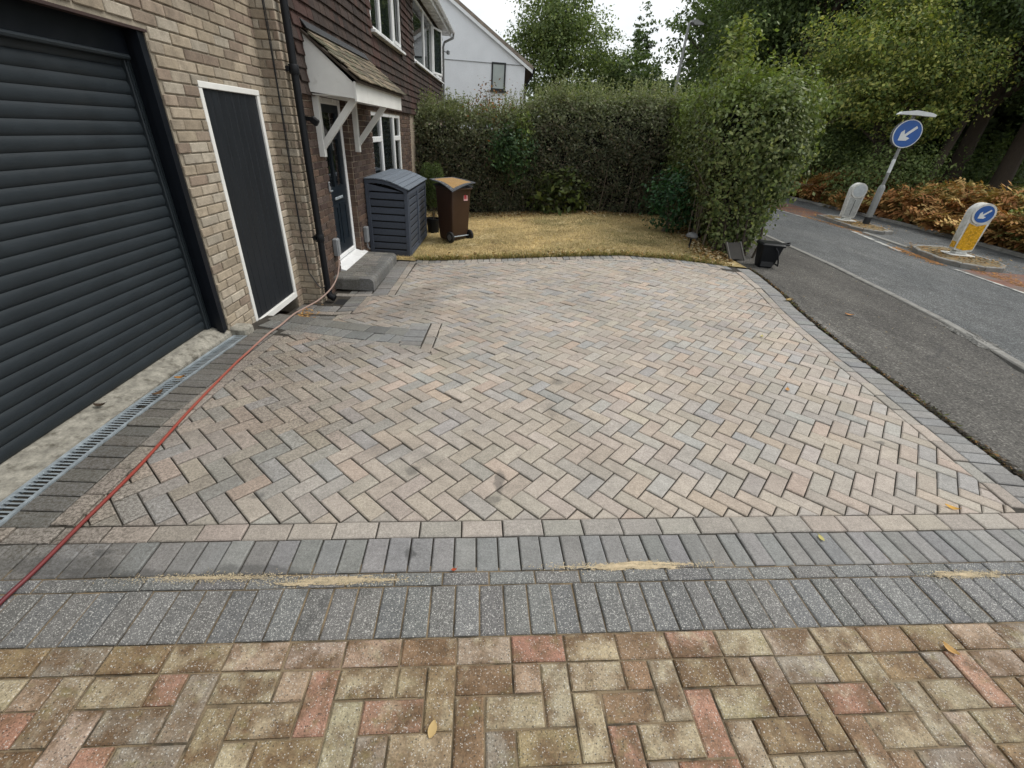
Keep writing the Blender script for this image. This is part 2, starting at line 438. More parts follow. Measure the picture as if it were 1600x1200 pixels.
def glass_mat(name, tint, mixf):
    mt, n, b, o = new_mat(name); g = NG(n)
    b.inputs['Base Color'].default_value = tint + (1,); b.inputs['Roughness'].default_value = .03
    b.inputs['Specular IOR Level'].default_value = 1.0; b.inputs['IOR'].default_value = 1.9
    tr = g.nd('ShaderNodeBsdfTransparent'); tr.inputs[0].default_value = (.8, .85, .85, 1)
    mxs = g.nd('ShaderNodeMixShader'); mxs.inputs[0].default_value = mixf
    g.ln(tr.outputs[0], mxs.inputs[1]); g.ln(b.outputs[0], mxs.inputs[2]); g.ln(mxs.outputs[0], o.inputs[0])
    return mt
M_GLASS = glass_mat('window_glass', (.012, .016, .018), .7)
M_GLASSD = glass_mat('dark_glass', (.006, .008, .01), .85)

def plastic(name, col, rough=.4, **k): return simple(name, col, rough, .08, 8, **k)
M_SIGNB = plastic('sign_blue', (.012, .085, .32), .35)
M_SIGNW = plastic('sign_white', (.62, .64, .64), .4)
M_BOLW = simple('bollard_white', (.60, .60, .57), .5, .15, 12, dirt=((.30, .28, .22), 14, .5, .7))
M_YEL = simple('bollard_yellow', (.62, .33, .010), .25, .3, 30, dirt=((.22, .12, .006), 24, .5, .8))
M_POLE = simple('grey_pole', (.22, .225, .22), .5, .12, 6, metallic=.3)
M_HOSE = None
def hose_mat():
    mt, n, b, o = new_mat('red_hose'); g = NG(n); p = g.pos(); sp = g.nd('ShaderNodeSeparateXYZ'); g.ln(p, sp.inputs[0])
    c = g.ramp(g.math('DIVIDE', sp.outputs['Y'], 6.0), [(.16, (.10, .018, .024)), (.3, (.25, .040, .025)), (.52, (.30, .08, .055)), (.62, (.33, .22, .18)), (1.0, (.27, .20, .17))])  # paler farther along: reflections and dirt put into the hose colour
    g.ln(c, b.inputs['Base Color']); b.inputs['Roughness'].default_value = .35; return mt
M_HOSE = hose_mat()

# ---------------------------------------------------------------- ground, pavement, road
def grid_sheet(name, xs, ys, zf, mat, parent=None, keep=None, kind='structure'):
    mb = MB(); nx = len(xs)
    vs = [(x, y, zf(x, y)) for y in ys for x in xs]; fs = []
    for j in range(len(ys) - 1):
        for i in range(nx - 1):
            if keep and not keep((xs[i]+xs[i+1])/2, (ys[j]+ys[j+1])/2): continue
            fs.append((j*nx+i, j*nx+i+1, (j+1)*nx+i+1, (j+1)*nx+i))
    mb.add(vs, fs); o = mb.build(name, mat, parent)
    if kind: o['kind'] = kind
    return o
def lin(a, b, n): return [a + (b - a) * i / n for i in range(n + 1)]

def kerbx(Y):                     # kerb line between pavement and carriageway
    pts = [(-20, 3.2), (-5, 4.1), (3.6, 5.08), (4.06, 5.28), (4.7, 5.46), (5.9, 5.64), (6.6, 5.72), (7.6, 5.86), (8.8, 5.95), (12, 6.2), (18, 6.35), (26, 6.0), (40, 3.5), (60, -2)]
    for (y0, x0), (y1, x1) in zip(pts, pts[1:]):
        if y0 <= Y <= y1: return x0 + (x1 - x0) * (Y - y0) / (y1 - y0)
    return pts[-1][1]
def fkerbx(Y):
    pts = [(-20, 9.6), (5, 11.0), (9.4, 11.5), (11.4, 11.85), (13, 12.05), (14.4, 12.1), (16.6, 12.15), (20.5, 12.3), (26, 12.0), (40, 9.5), (60, 4)]
    for (y0, x0), (y1, x1) in zip(pts, pts[1:]):
        if y0 <= Y <= y1: return x0 + (x1 - x0) * (Y - y0) / (y1 - y0)
    return pts[-1][1]

def strip(name, xa, xb, ys, za, zb, mat, nx=2):
    mb = MB(); vs = []; fs = []
    for y in ys:
        for k in range(nx + 1):
            t = k / nx; vs.append((xa(y) + (xb(y) - xa(y)) * t, y, za + (zb - za) * t))
    for j in range(len(ys) - 1):
        for k in range(nx):
            a = j * (nx + 1) + k; fs.append((a, a+1, a+nx+2, a+nx+1))
    o = mb.add(vs, fs).build(name, mat); o['kind'] = 'structure'; return o

gx = [-300, -120, -40] + lin(-14, 30, 22) + [60, 140, 300]
gy = [-300, -120, -40] + lin(-10, 60, 28) + [120, 300, 600]
grid_sheet('ground', gx, gy, lambda x, y: -.42 - .02 * max(0, min(1, (x - 12) / 3)), M_SOIL)

R_OUT = [(-3, 2.9), (0, 3.08), (1.2, 3.2), (1.95, 3.27), (2.3, 3.31), (3.1, 3.40), (3.7, 3.46), (4.36, 3.54), (5.0, 3.66), (5.73, 3.84), (6.5, 3.96), (6.9, 3.98), (7.4, 4.05), (14, 5.0), (60, 5)]
def rox(Y):
    for (y0, x0), (y1, x1) in zip(R_OUT, R_OUT[1:]):
        if y0 <= Y <= y1: return x0 + (x1 - x0) * (Y - y0) / (y1 - y0)
    return R_OUT[-1][1]
ysr = lin(-20, 0, 8) + lin(.4, 12, 40) + lin(13, 60, 30)
strip('pavement', lambda y: rox(max(-3, y)) + .004 if y < 13 else kerbx(y) - 2.0, lambda y: kerbx(y) - .11, ysr, -.012, -.012, M_PATH, 4)
strip('road', lambda y: kerbx(y) + .02, lambda y: fkerbx(y) - .02, ysr, -.045, -.045, M_ROAD, 6)
strip('verge', lambda y: fkerbx(y) + .10, lambda y: fkerbx(y) + 40, ysr, -.01, -.01, M_SOIL, 6)

def kerb_run(name, fx, y0, y1, L, wdt, z0, z1, label=None):
    root = bpy.data.objects.new(name, None); COL.objects.link(root); root.location = (fx((y0+y1)/2), (y0+y1)/2, 0); root['kind'] = 'structure'
    y = y0
    while y < y1:
        l = L + rng.uniform(-.02, .02); ye = min(y + l, y1)
        a = Vector((fx(y), y, 0)); c = Vector((fx(ye), ye, 0)); ln_ = (c - a).length
        mb = MB(); ang = math.atan2(c.y - a.y, c.x - a.x)
        g_ = .9 + rng.uniform(-.15, .15)
        mb.box(((a.x+c.x)/2, (a.y+c.y)/2, (z0+z1)/2 + rng.uniform(-.003, .003)), (ln_ - .008, wdt, z1 - z0), Matrix.Rotation(ang, 3, 'Z'), (g_, g_, g_), 0, .012)
        mb.build('kerb_stone', M_KERB, root); y = ye
    return root
kerb_run('near_kerb', lambda y: kerbx(y) - .045, 2.2, 26, .915, .11, -.25, .004)
kerb_run('far_kerb', lambda y: fkerbx(y) + .04, 5.5, 30, .915, .125, -.25, .03)

# painted and red surfacing on the carriageway
def patch(name, pts, z, mat, kind='structure'):
    mb = MB(); mb.add([(x, y, z) for x, y in pts], [tuple(range(len(pts)))])
    o = mb.build(name, mat); o['kind'] = kind; return o
patch('red_surfacing', [(8.1, 5.0), (9.5, 5.0), (9.75, 7.8), (8.55, 7.95), (8.35, 7.2)], -.041, M_RED)
patch('red_surfacing', [(9.35, 14.2), (10.6, 14.3), (11.0, 19.5), (10.2, 19.5), (9.3, 16.2)], -.041, M_RED)
patch('road_marking', [(8.03, 5.0), (8.10, 5.0), (8.5, 7.9), (8.43, 7.95)], -.037, M_LINE)
patch('road_marking', [(9.2, 13.8), (9.29, 13.8), (9.25, 16.0), (10.1, 19.4), (10.0, 19.4), (9.16, 16.0)], -.037, M_LINE)
patch('road_marking', [(8.52, 9.35), (8.63, 9.35), (9.27, 11.7), (9.16, 11.75)], -.037, M_LINE)

# ---------------------------------------------------------------- block paving
JW = .0034
def clip_poly(subj, clipq):
    """Sutherland-Hodgman: subject polygon clipped by a convex counter-clockwise polygon"""
    out_ = subj
    n = len(clipq)
    for i in range(n):
        a, b = clipq[i], clipq[(i + 1) % n]; inp = out_; out_ = []
        if not inp: return []
        ex, ey = b[0]-a[0], b[1]-a[1]
        side = lambda p: ex * (p[1]-a[1]) - ey * (p[0]-a[0])
        for k in range(len(inp)):
            p, q = inp[k], inp[(k + 1) % len(inp)]; sp_, sq = side(p), side(q)
            if sp_ >= 0: out_.append(p)
            if (sp_ >= 0) != (sq >= 0):
                t = sp_ / (sp_ - sq); out_.append((p[0] + (q[0]-p[0]) * t, p[1] + (q[1]-p[1]) * t))
    return out_
def area(p):
    return .5 * sum(p[i][0]*p[(i+1) % len(p)][1] - p[(i+1) % len(p)][0]*p[i][1] for i in range(len(p)))
def clean(p, e=.002):
    q = []
    for a in p:
        if not q or math.hypot(a[0]-q[-1][0], a[1]-q[-1][1]) > e: q.append(a)
    if len(q) > 1 and math.hypot(q[0][0]-q[-1][0], q[0][1]-q[-1][1]) <= e: q.pop()
    return q
def inset(p, dd):
    n = len(p); r = []
    for i in range(n):
        a, b, c = p[i-1], p[i], p[(i+1) % n]
        e1 = Vector((b[0]-a[0], b[1]-a[1])); e2 = Vector((c[0]-b[0], c[1]-b[1]))
        if e1.length < 1e-6 or e2.length < 1e-6: r.append(b); continue
        e1.normalize(); e2.normalize(); n1 = Vector((-e1.y, e1.x)); n2 = Vector((-e2.y, e2.x)); k = n1 + n2
        if k.length < .3: r.append(b); continue
        k.normalize(); s_ = dd / max(.35, k.dot(n1)); r.append((b[0] + k.x * s_, b[1] + k.y * s_))
    return r
def paver(mb, poly, tint, zf, cham=.0055, thick=.05, lift=.0022):
    poly = clean(poly)
    if len(poly) < 3: return False
    ar = area(poly)
    if ar < 0: poly = poly[::-1]; ar = -ar
    if ar < .00035: return False
    top = inset(poly, cham)
    if area(top) < .3 * ar:
        cx = sum(p[0] for p in poly) / len(poly); cy = sum(p[1] for p in poly) / len(poly)
        top = [(p[0] + (cx-p[0]) * .15, p[1] + (cy-p[1]) * .15) for p in poly]
    cx = sum(p[0] for p in poly) / len(poly); cy = sum(p[1] for p in poly) / len(poly)
    tx, ty, dz = rng.gauss(0, .006), rng.gauss(0, .006), rng.gauss(0, lift)
    Z = lambda p: zf(p[0], p[1]) + dz + tx * (p[0]-cx) + ty * (p[1]-cy)
    n = len(poly)
    vs = [(p[0], p[1], Z(p)) for p in top] + [(p[0], p[1], Z(p) - cham * .8) for p in poly] + [(p[0], p[1], Z(p) - thick) for p in poly]
    fs = [tuple(range(n))]
    for i in range(n):
        j = (i + 1) % n; fs.append((n+i, n+j, j, i)); fs.append((2*n+i, 2*n+j, n+j, n+i))
    mb.add(vs, fs, tint); return True

def pick(pal):
    c = rng.choice(pal); k = rng.uniform(.90, 1.10); return (c[0]*k*rng.uniform(.97, 1.03), c[1]*k, c[2]*k*rng.uniform(.97, 1.03))
PAL_MAIN = [(.365, .322, .275), (.355, .315, .272), (.345, .31, .27), (.375, .325, .272), (.365, .318, .268), (.34, .312, .28), (.318, .304, .284), (.335, .312, .282), (.39, .322, .265), (.355, .316, .27), (.36, .318, .272), (.365, .318, .264)]
PAL_STR = [(.335, .298, .256), (.325, .293, .256), (.345, .30, .256), (.31, .288, .258)]
PAL_BLUE = [(.220, .217, .210), (.232, .229, .221), (.204, .203, .199), (.222, .219, .209)]
PAL_SPK = [(.142, .141, .138), (.157, .156, .151), (.149, .148, .143)]
PAL_BUFF = [(0.344, 0.285, 0.185), (0.327, 0.264, 0.172), (0.318, 0.174, 0.118), (0.344, 0.2, 0.139), (0.258, 0.221, 0.172), (0.37, 0.319, 0.206), (0.224, 0.145, 0.084), (0.318, 0.246, 0.185), (0.275, 0.212, 0.118), (0.327, 0.238, 0.168), (0.31, 0.255, 0.16), (0.335, 0.281, 0.193), (0.258, 0.183, 0.101)]

def herring(w_, origin, e1, e2, rngn):
    """bricks (as quads) of a 2:1 herringbone in the axes e1, e2 (unit vectors); origin is the (2,0) corner"""
    res = []
    for k in range(-rngn, rngn):
        for mm in range(-rngn // 2, rngn // 2):
            ox, oy = k + 2 * mm, k - 2 * mm
            for (x0, y0, x1, y1) in ((ox, oy, ox + 2, oy + 1), (ox + 2, oy - 1, ox + 3, oy + 1)):
                j = JW / w_
                q = [(x0 + j, y0 + j), (x1 - j, y0 + j), (x1 - j, y1 - j), (x0 + j, y1 - j)]
                wq = []
                for a, b in q:
                    a = (a - 2) * w_; b = b * w_
                    wq.append((origin[0] + e1[0]*a + e2[0]*b, origin[1] + e1[1]*a + e2[1]*b))
                if area(wq) < 0: wq = wq[::-1]
                res.append(wq)
    return res

def lay(items, root, name, mat, limit=300):
    """items: (poly, tint, zf). The ones showing largest are parts of their own, the rest one stuff part"""
    def size(it):
        p = it[0]; cx = sum(q[0] for q in p)/len(p); cy = sum(q[1] for q in p)/len(p)
        vis = 1.0 if (cy > .5 and abs(cx) < 2.6 * cy + .3) else .01
        return vis * abs(area(p)) / max(.3, (cx*cx + cy*cy + 2.7)) ** 1.5
    items = sorted(items, key=size, reverse=True)
    for it in items[:limit]:
        mb = MB()
        if paver(mb, it[0], it[1], it[2]): mb.build(name, mat, root)
    if len(items) > limit:
        mb = MB(); 
        for it in items[limit:]: paver(mb, it[0], it[1], it[2])
        o = mb.build(name + '_field', mat, root); o['kind'] = 'stuff'

LINES = [(1.520, .0605), (1.418, .0565), (1.234, .0515), (1.169, .0505), (.952, .047), (.851, .0445)]
def ly(i, x): return LINES[i][0] + LINES[i][1] * (x - .12)

# --- driveway bed
drive = grid_sheet('driveway', lin(-2.60, 4.1, 134), lin(1.13, 7.45, 126), lambda x, y: hgt(x, y) - .011, M_JOINT,
                   keep=lambda x, y: y > ly(2, x) + .01 and x < rox(y) - .01 and y < 7.36 - .45 * max(0, (x - 2.8)) ** 1.5 and not (x < -2.25 and y < 3.75) and x > -2.4 )
fore = grid_sheet('forecourt', lin(-3.6, 3.2, 40), lin(-1.2, 1.6, 40), lambda x, y: -.0085, M_FJOINT,
                  keep=lambda x, y: y < ly(2, x) + .03 and x < rox(max(-3, y)) and (x > -2.42))
Zup = lambda x, y: hgt(x, y, False)
Zlo = lambda x, y: hgt(x, y, True)
Zauto = lambda x, y: hgt(x, y)
Zflat = lambda x, y: 0.0

def leftX(k, Y): return -2.16 - .035 * (Y - 1.4) + k      # k: offset to the right of the drain edge
# right inner stretcher curve = outer - .3
def rin(Y, off): return rox(Y) - off * 1.02
FAR = [(-1.5, 7.40), (-.84, 7.37), (.49, 7.34), (1.49, 7.33), (2.07, 7.28), (2.88, 7.22), (3.3, 7.10), (3.58, 7.0), (3.95, 6.88)]
def fy(X, off=0):
    for (x0, y0), (x1, y1) in zip(FAR, FAR[1:]):
        if x0 <= X <= x1: return y0 + (y1 - y0) * (X - x0) / (x1 - x0) - off
    return (FAR[0] if X < FAR[0][0] else FAR[-1])[1] - off

# --- main herringbone
reg = [(leftX(.305, 1.42), ly(0, leftX(.305, 1.42)) + JW)]
reg += [(rin(1.72, .31), ly(0, 2.9) + JW)]
reg += [(rin(y, .305), y) for y in (2.2, 2.8, 3.4, 4.0, 4.6, 5.2, 5.8, 6.3, 6.6)]
reg += [(x, fy(x, .305)) for x in (3.2, 2.9, 2.4, 2.0, 1.5, .5, -.4, -.84, -1.33)]
reg += [(-1.34, 6.1), (-1.315, 5.49), (-1.62, 5.495), (-1.575, 4.81), (-1.82, 4.80), (-1.86, BAND0(-1.86) + .53)]
reg += [(x, BAND0(x) + .505) for x in (-1.6, -1.2, -.87)]
reg += [(-.86, 4.24), (-.55, 4.22), (-.55, 3.44)]
reg += [(x, BAND0(x) - .003) for x in (-.7, -1.1, -1.5, -1.86)]
reg += [(leftX(.305, 3.7), 3.66)]
th = math.atan(.058)
c45, s45 = math.cos(-math.pi/4 + th), math.sin(-math.pi/4 + th)
e1, e2 = (c45, s45), (-s45, c45)
items = []
for q in herring(.0968, (.125, 1.522), e1, e2, 60):
    cx, cy = (q[0][0]+q[2][0])/2, (q[0][1]+q[2][1])/2
    if not (-2.4 < cx < 4 and 1.2 < cy < 7.6): continue
    p = clip_poly(reg, q)
    if len(p) >= 3 and abs(area(p)) > .0004:
        items.append((p, pick(PAL_MAIN), Zlo if (cy > BAND0(cx) + .45 and cx < -.6) else Zup))
lay(items, drive, 'paver', M_PAV)

# --- border rows
bitems = []; sitems = []
def row_front(i, x0, x1, pitch, pal, dest, zf=Zup, ph=0.0):
    x = x0 + ph
    while x < x1:
        xa, xb = x + JW, min(x + pitch, x1 + .05) - JW
        q = []
        for xx, li in ((xa, i+1), (xb, i+1), (xb, i), (xa, i)):
            yy = ly(li, xx); dy = ly(li, xx) - ly(i+1, xx)
            q.append((xx - LINES[i][1] * dy, yy + (JW if li == i+1 else -JW)))
        dest.append((q, pick(pal), zf)); x += pitch
def row_curve(fxy, s0, s1, pitch, w0, w1, pal, dest, zf=Zauto):
    """bricks laid across a strip; fxy(s, off) -> point"""
    n = max(1, round((s1 - s0) / pitch)); st = (s1 - s0) / n
    for k in range(n):
        a, b = s0 + k * st + JW, s0 + (k + 1) * st - JW
        q = [fxy(a, w0 + JW), fxy(b, w0 + JW), fxy(b, w1 - JW), fxy(a, w1 - JW)]
        if area(q) < 0: q = q[::-1]
        dest.append((q, pick(pal), zf))
row_front(0, -2.32, 3.10, .196, PAL_STR, sitems, ph=.05)
row_front(1, -2.32, 3.16, .0985, PAL_BLUE, bitems, ph=.02)
fr = lambda s, o: (rox(s) - o, s + .10 * o)
row_curve(fr, 1.70, 6.82, .102, 0, .2, PAL_BLUE, bitems)
row_curve(fr, 1.70, 6.6, .202, .2, .3, PAL_STR, sitems)
ffar = lambda s, o: (s, fy(s, o))
row_curve(ffar, -1.36, 3.68, .100, 0, .2, PAL_BLUE + PAL_STR, bitems)
row_curve(ffar, -1.33, 3.50, .2, .2, .3, PAL_STR, sitems)
fl = lambda s, o: (leftX(o, s), s)
row_curve(fl, 1.385, 3.84, .0985, .0, .2, [(.175, .17, .16), (.19, .18, .165), (.16, .158, .15)], bitems, Zup)
row_curve(fl, 1.405, 3.72, .197, .2, .3, PAL_STR, sitems, Zup)
# raised band: stretcher, soldiers, mossy bullnose row, and the block at its end
fb = lambda s, o: (s + .2 * o, BAND0(s) + o)
row_curve(fb, -2.0, -.68, .2, 0, .1, PAL_STR, sitems, Zup)
row_curve(fb, -2.3, -.90, .105, .1, .3, [(.21, .215, .21), (.235, .235, .225), (.19, .195, .19)], bitems, Zup)
row_curve(fb, -2.36, -.93, .2, .3, .5, [(.17, .175, .165), (.20, .2, .185), (.15, .155, .15)], bitems, Zup)
row_curve(lambda s, o: (-.87 + o, s), 3.60, 4.22, .1, 0, .2, PAL_BLUE, bitems, Zup)
row_curve(lambda s, o: (-.66 + o, s), 3.44, 4.22, .195, 0, .1, PAL_STR, sitems, Zup)
# lower area by the front door
row_curve(lambda s, o: (-1.335 - .02 * (s - 5.49) / 1.6 - o, s), 5.50, 7.3, .2, 0, .1, PAL_STR, sitems, Zlo)
row_curve(lambda s, o: (-1.335 - .02 * (s - 5.49) / 1.6 - o, s), 5.50, 7.3, .1, .1, .3, PAL_BLUE, bitems, Zlo)
row_curve(lambda s, o: (s, 5.495 + o), -1.95, -1.66, .1, .1, .3, PAL_BLUE, bitems, Zlo)
row_curve(lambda s, o: (s, 5.495 + o), -2.1, -1.63, .2, 0, .1, PAL_STR, sitems, Zlo)
row_curve(lambda s, o: (-1.585 - o, s), 4.83, 5.48, .2, 0, .1, PAL_STR, sitems, Zlo)
row_curve(lambda s, o: (-1.585 - o, s), 4.93, 5.48, .1, .1, .3, PAL_BLUE, bitems, Zlo)
row_curve(lambda s, o: (s, 4.81 + o), -2.3, -1.7, .2, 0, .1, PAL_STR, sitems, Zlo)
row_curve(lambda s, o: (s, 4.91 + o), -2.36, -1.9, .1, 0, .2, PAL_BLUE, bitems, Zlo)
row_curve(lambda s, o: (s, 4.33 + o), -2.35, -1.88, .2, 0, .1, PAL_BLUE, bitems, Zlo)
row_curve(lambda s, o: (s, 4.44 + o), -2.35, -1.84, .1, 0, .2, PAL_BLUE, bitems, Zlo)
row_curve(lambda s, o: (s, 4.65 + o), -2.35, -1.84, .2, 0, .1, PAL_BLUE, bitems, Zlo)
lay(bitems, drive, 'border_paver', M_BLUE)
lay(sitems, drive, 'edging_paver', M_PAV)

# --- forecourt (near, buff)
fitems = []; ki = []
row_front(2, -2.40, 3.2, .197, PAL_SPK, ki, Zflat, .06)
row_front(3, -2.40, 3.2, .0985, PAL_SPK, ki, Zflat, .03)
lay(ki, fore, 'charcoal_paver', M_SPK)
row_front(4, -2.45, 3.15, .2, PAL_BUFF, fitems, Zflat, .165)
t2 = math.atan(.045)
f1, f2 = (math.cos(t2), math.sin(t2)), (math.sin(t2), -math.cos(t2))
freg = [(-2.5, -1.0), (3.0, -1.0), (3.12, ly(5, 3.12) - JW), (-2.5, ly(5, -2.5) - JW)]
for q in herring(.0995, (.115 + 2 * .0995 * 0, .851), f1, f2, 56):
    cx, cy = (q[0][0]+q[2][0])/2, (q[0][1]+q[2][1])/2
    if not (-2.6 < cx < 3.2 and -1.1 < cy < 1.2): continue
    p = clip_poly(freg, q)
    if len(p) >= 3 and abs(area(p)) > .0004: fitems.append((p, pick(PAL_BUFF), Zflat))
lay(fitems, fore, 'buff_paver', M_BUFF)

# sand spilled on the joints
def blob_sheet(name, c, rx, ry, h, mat, seed, ang=0, nx=110, ny=34):
    """low ragged-edged spread of loose material"""
    r = random.Random(seed); ph = [r.uniform(0, 6.28) for _ in range(12)]; mb = MB(); vs = []; fs = []; M_ = {}
    def fb(x, y):
        v = 0
        for k, (fx_, fy_, a_) in enumerate(((3, 2, .30), (7, 3, .26), (13, 6, .22), (26, 10, .18), (47, 15, .16), (70, 22, .12))):
            v += a_ * math.sin(fx_ * x + 1.7 * math.sin(fy_ * y + ph[k]) + ph[k]) * math.cos(fy_ * y * 1.3 + ph[k + 6])
        return v
    for j in range(ny + 1):
        for i in range(nx + 1):
            u, v = -1.25 + 2.5 * i / nx, -1.25 + 2.5 * j / ny
            m_ = .50 - math.sqrt(u * u + v * v) * .72 + fb(u, v) * 1.15
            M_[i, j] = m_; x, y = u * rx, v * ry
            vs.append((x * math.cos(ang) - y * math.sin(ang), x * math.sin(ang) + y * math.cos(ang), h * max(-.15, min(1, m_ * 1.6)) + r.uniform(0, .0006)))
    for j in range(ny):
        for i in range(nx):
            if max(M_[i, j], M_[i+1, j], M_[i, j+1], M_[i+1, j+1]) > 0:
                a = j * (nx + 1) + i; fs.append((a, a + 1, a + nx + 2, a + nx + 1))
    o = mb.add(vs, fs).build(name, mat, None, True); o.location = c; return o
tag(blob_sheet('spilled_sand', (-.60, 1.160, .002), .20, .017, .0035, M_SAND, 1, .08), 'pale sand spilled along the charcoal joint left of the middle', 'sand', 'sand left on the paving')
tag(blob_sheet('spilled_sand', (.66, 1.272, .002), .30, .019, .004, M_SAND, 2, .06), 'longest pale streak of sand, right of the middle on the charcoal border', 'sand', 'sand left on the paving')
tag(blob_sheet('spilled_sand', (2.25, 1.275, .002), .15, .015, .0035, M_SAND, 3, .03), 'small yellowish sand patch near the right edge of the charcoal pavers', 'sand', 'sand left on the paving')
tag(blob_sheet('spilled_sand', (-1.12, 1.158, .002), .2, .007, .003, M_SAND, 4, .05), 'thin line of sand in the wet stained joint near the hose', 'sand', 'sand left on the paving')

def grains(r):
    k = r.randint(0, 4); cx, cy, sx = ((-.60, 1.160, .16), (.66, 1.272, .24), (2.25, 1.275, .12), (-1.12, 1.158, .2))[k]
    x = cx + r.normal(0, sx * .8); return (x, cy + .055 * (x - cx) + r.normal(0, .010), .0035 + .001 * r.rand())
# verge debris strip between drive edging and pavement
def debris(name, label, fn, n, seed, size, cols, mat=M_DRY, flat=.5):
    r = np.random.RandomState(seed); P = np.array([fn(r) for _ in range(n)])
    a = r.uniform(0, 6.283, n); L = size * r.uniform(.5, 1.4, n); W = L * r.uniform(.18, .6, n)
    ax = np.stack([np.cos(a), np.sin(a), r.uniform(-flat, flat, n)], 1) * L[:, None] * .5
    bxv = np.stack([-np.sin(a), np.cos(a), r.uniform(-flat, flat, n)], 1) * W[:, None] * .5
    V = np.stack([P - ax, P + bxv, P + ax, P - bxv], 1)
    cc = np.array(cols)[r.randint(0, len(cols), n)] * r.uniform(.7, 1.25, (n, 1))
    o = quads(name, V, cc, mat); tag(o, label, None, None, 'stuff'); return o
DRYC = [(.30, .17, .06), (.22, .12, .045), (.38, .25, .10), (.15, .09, .04), (.10, .075, .035)]
debris('sand_grains', 'loose grains of pale jointing sand around the spilled patches', grains, 5200, 23, .007, [(.50, .42, .29), (.42, .35, .24)], flat=.1)
def edge_pt(r):
    y = 1.6 + 5.3 * r.rand(); cl = .5 + .5 * math.sin(y * 5.1) * math.sin(y * 2.3 + 1)
    return (rox(y) + .004 + abs(r.normal(0, .012 + .02 * cl)), y, r.uniform(-.004, .012))
debris('edge_litter', 'dry needles and moss lying in the gap along the driveway edge', edge_pt, 3600, 3, .035, [(.20, .12, .05), (.13, .08, .035)] + [(.035, .03, .022)] * 6 + [(.07, .08, .025)])

# ---------------------------------------------------------------- lawn
def lawn_z(x, y): return hgt(x, y, True) + .012 - .02 * max(0, min(1, (x - 3.2)))
lawn = grid_sheet('lawn', lin(-2.16, 4.6, 68), lin(6.85, 15, 82), lambda x, y: lawn_z(x, y) + .012 * math.sin(x * 3.1) * math.sin(y * 2.7), M_LAWN,
           keep=lambda x, y: (y > fy(x) + .02 if x > -1.4 else y > 7.2) and x < rox(y) - .02)
def lawn_pt(r):
    while True:
        x, y = r.uniform(-2.1, 4.1), 7.3 + 5.6 * r.rand() ** 1.35
        if (x < -1.4 or y > fy(x) + .01) and x < rox(y) - .15: return (x, y, lawn_z(x, y) + .012 * math.sin(x*3.1) * math.sin(y*2.7))
def grass(n, seed):
    r = np.random.RandomState(seed); P = np.array([lawn_pt(r) for _ in range(n)])
    h = r.uniform(.010, .036, n); a = r.uniform(0, 6.283, n); ln_ = r.uniform(.3, 2.2, n)
    up = np.stack([np.cos(a) * h * ln_, np.sin(a) * h * ln_, h], 1)
    wv = np.stack([-np.sin(a), np.cos(a), 0 * a], 1) * .0035
    V = np.stack([P - wv, P + wv, P + up + wv * .3, P + up - wv * .3], 1)
    nz = .5 + .5 * np.sin(P[:, 0] * 1.7 + 1.3 * np.sin(P[:, 1] * 1.1)) * np.sin(P[:, 1] * 1.9 + .6)
    g_ = np.clip(nz + r.normal(0, .25, n) - .35 + .35 * (P[:, 0] > .8), 0, 1)[:, None]
    bare = np.clip(.55 + .6 * np.sin(P[:, 0] * 2.9 + 2 * np.sin(P[:, 1] * 2.3)) * np.sin(P[:, 1] * 4.1 + P[:, 0]), 0, 1)[:, None]
    T = (np.array([.62, .47, .235]) * (1 - g_) + np.array([.19, .19, .08]) * g_) * r.uniform(.6, 1.3, (n, 1)) * (.72 + .4 * bare)
    o = quads('grass', V, T, M_DRY); tag(o, 'short parched straw coloured grass of the front lawn', None, None, 'stuff')
grass(42000, 8)
def tufts(n, seed):
    r = np.random.RandomState(seed); X = r.uniform(-1.4, 3.7, n); cl = .5 + .5 * np.sin(X * 4.3 + 1) * np.sin(X * 9.1); X = X[r.rand(n) < .25 + .75 * cl]; n = len(X)
    P = np.array([(x, fy(x) - .02 + abs(r.normal(0, .05)), 0) for x in X]); P[:, 2] = [lawn_z(p[0], p[1]) - .012 for p in P]
    h = r.uniform(.03, .10, n); a = r.uniform(0, 6.283, n); up = np.stack([np.cos(a) * h * .8, np.sin(a) * h * .8, h], 1); wv = np.stack([-np.sin(a), np.cos(a), 0 * a], 1) * .004
    V = np.stack([P - wv, P + wv, P + up + wv * .3, P + up - wv * .3], 1); g_ = np.clip(r.normal(.45, .4, n), 0, 1)[:, None]
    T = (np.array([.50, .37, .17]) * (1 - g_) + np.array([.14, .18, .05]) * g_) * r.uniform(.65, 1.2, (n, 1))
    o = quads('edge_tufts', V, T, M_DRY); tag(o, 'ragged tufts of grass along the front edge of the lawn', None, None, 'stuff')
tufts(5200, 9)
def litter_pt(r):
    while True:
        k = r.rand()
        if k < .45: y = 7.25 + 3.2 * r.rand(); x = rox(y) - .12 - abs(r.normal(0, .28))
        elif k < .7: x = r.uniform(-1.2, 3.8); y = fy(x) + abs(r.normal(0, .12)) + .02
        else: x = r.uniform(-2, 3.6); y = 11.9 - abs(r.normal(0, .35))
        if x < rox(y): return (x, y, lawn_z(x, y) + .012 + .02 * r.rand())
debris('leaf_litter', 'fallen dry leaves scattered over lawn edges and under the hedges', litter_pt, 5200, 9, .06, DRYC + [(.45, .36, .22), (.5, .42, .28)], flat=.7)

# ---------------------------------------------------------------- the house
GX = -2.38; WX = -2.16; RY = 5.21
house = empty('brick_house', (-4.0, 8.0, -.3), 0, 'brick and tile hung house with dark garage door, left of the driveway', 'house')

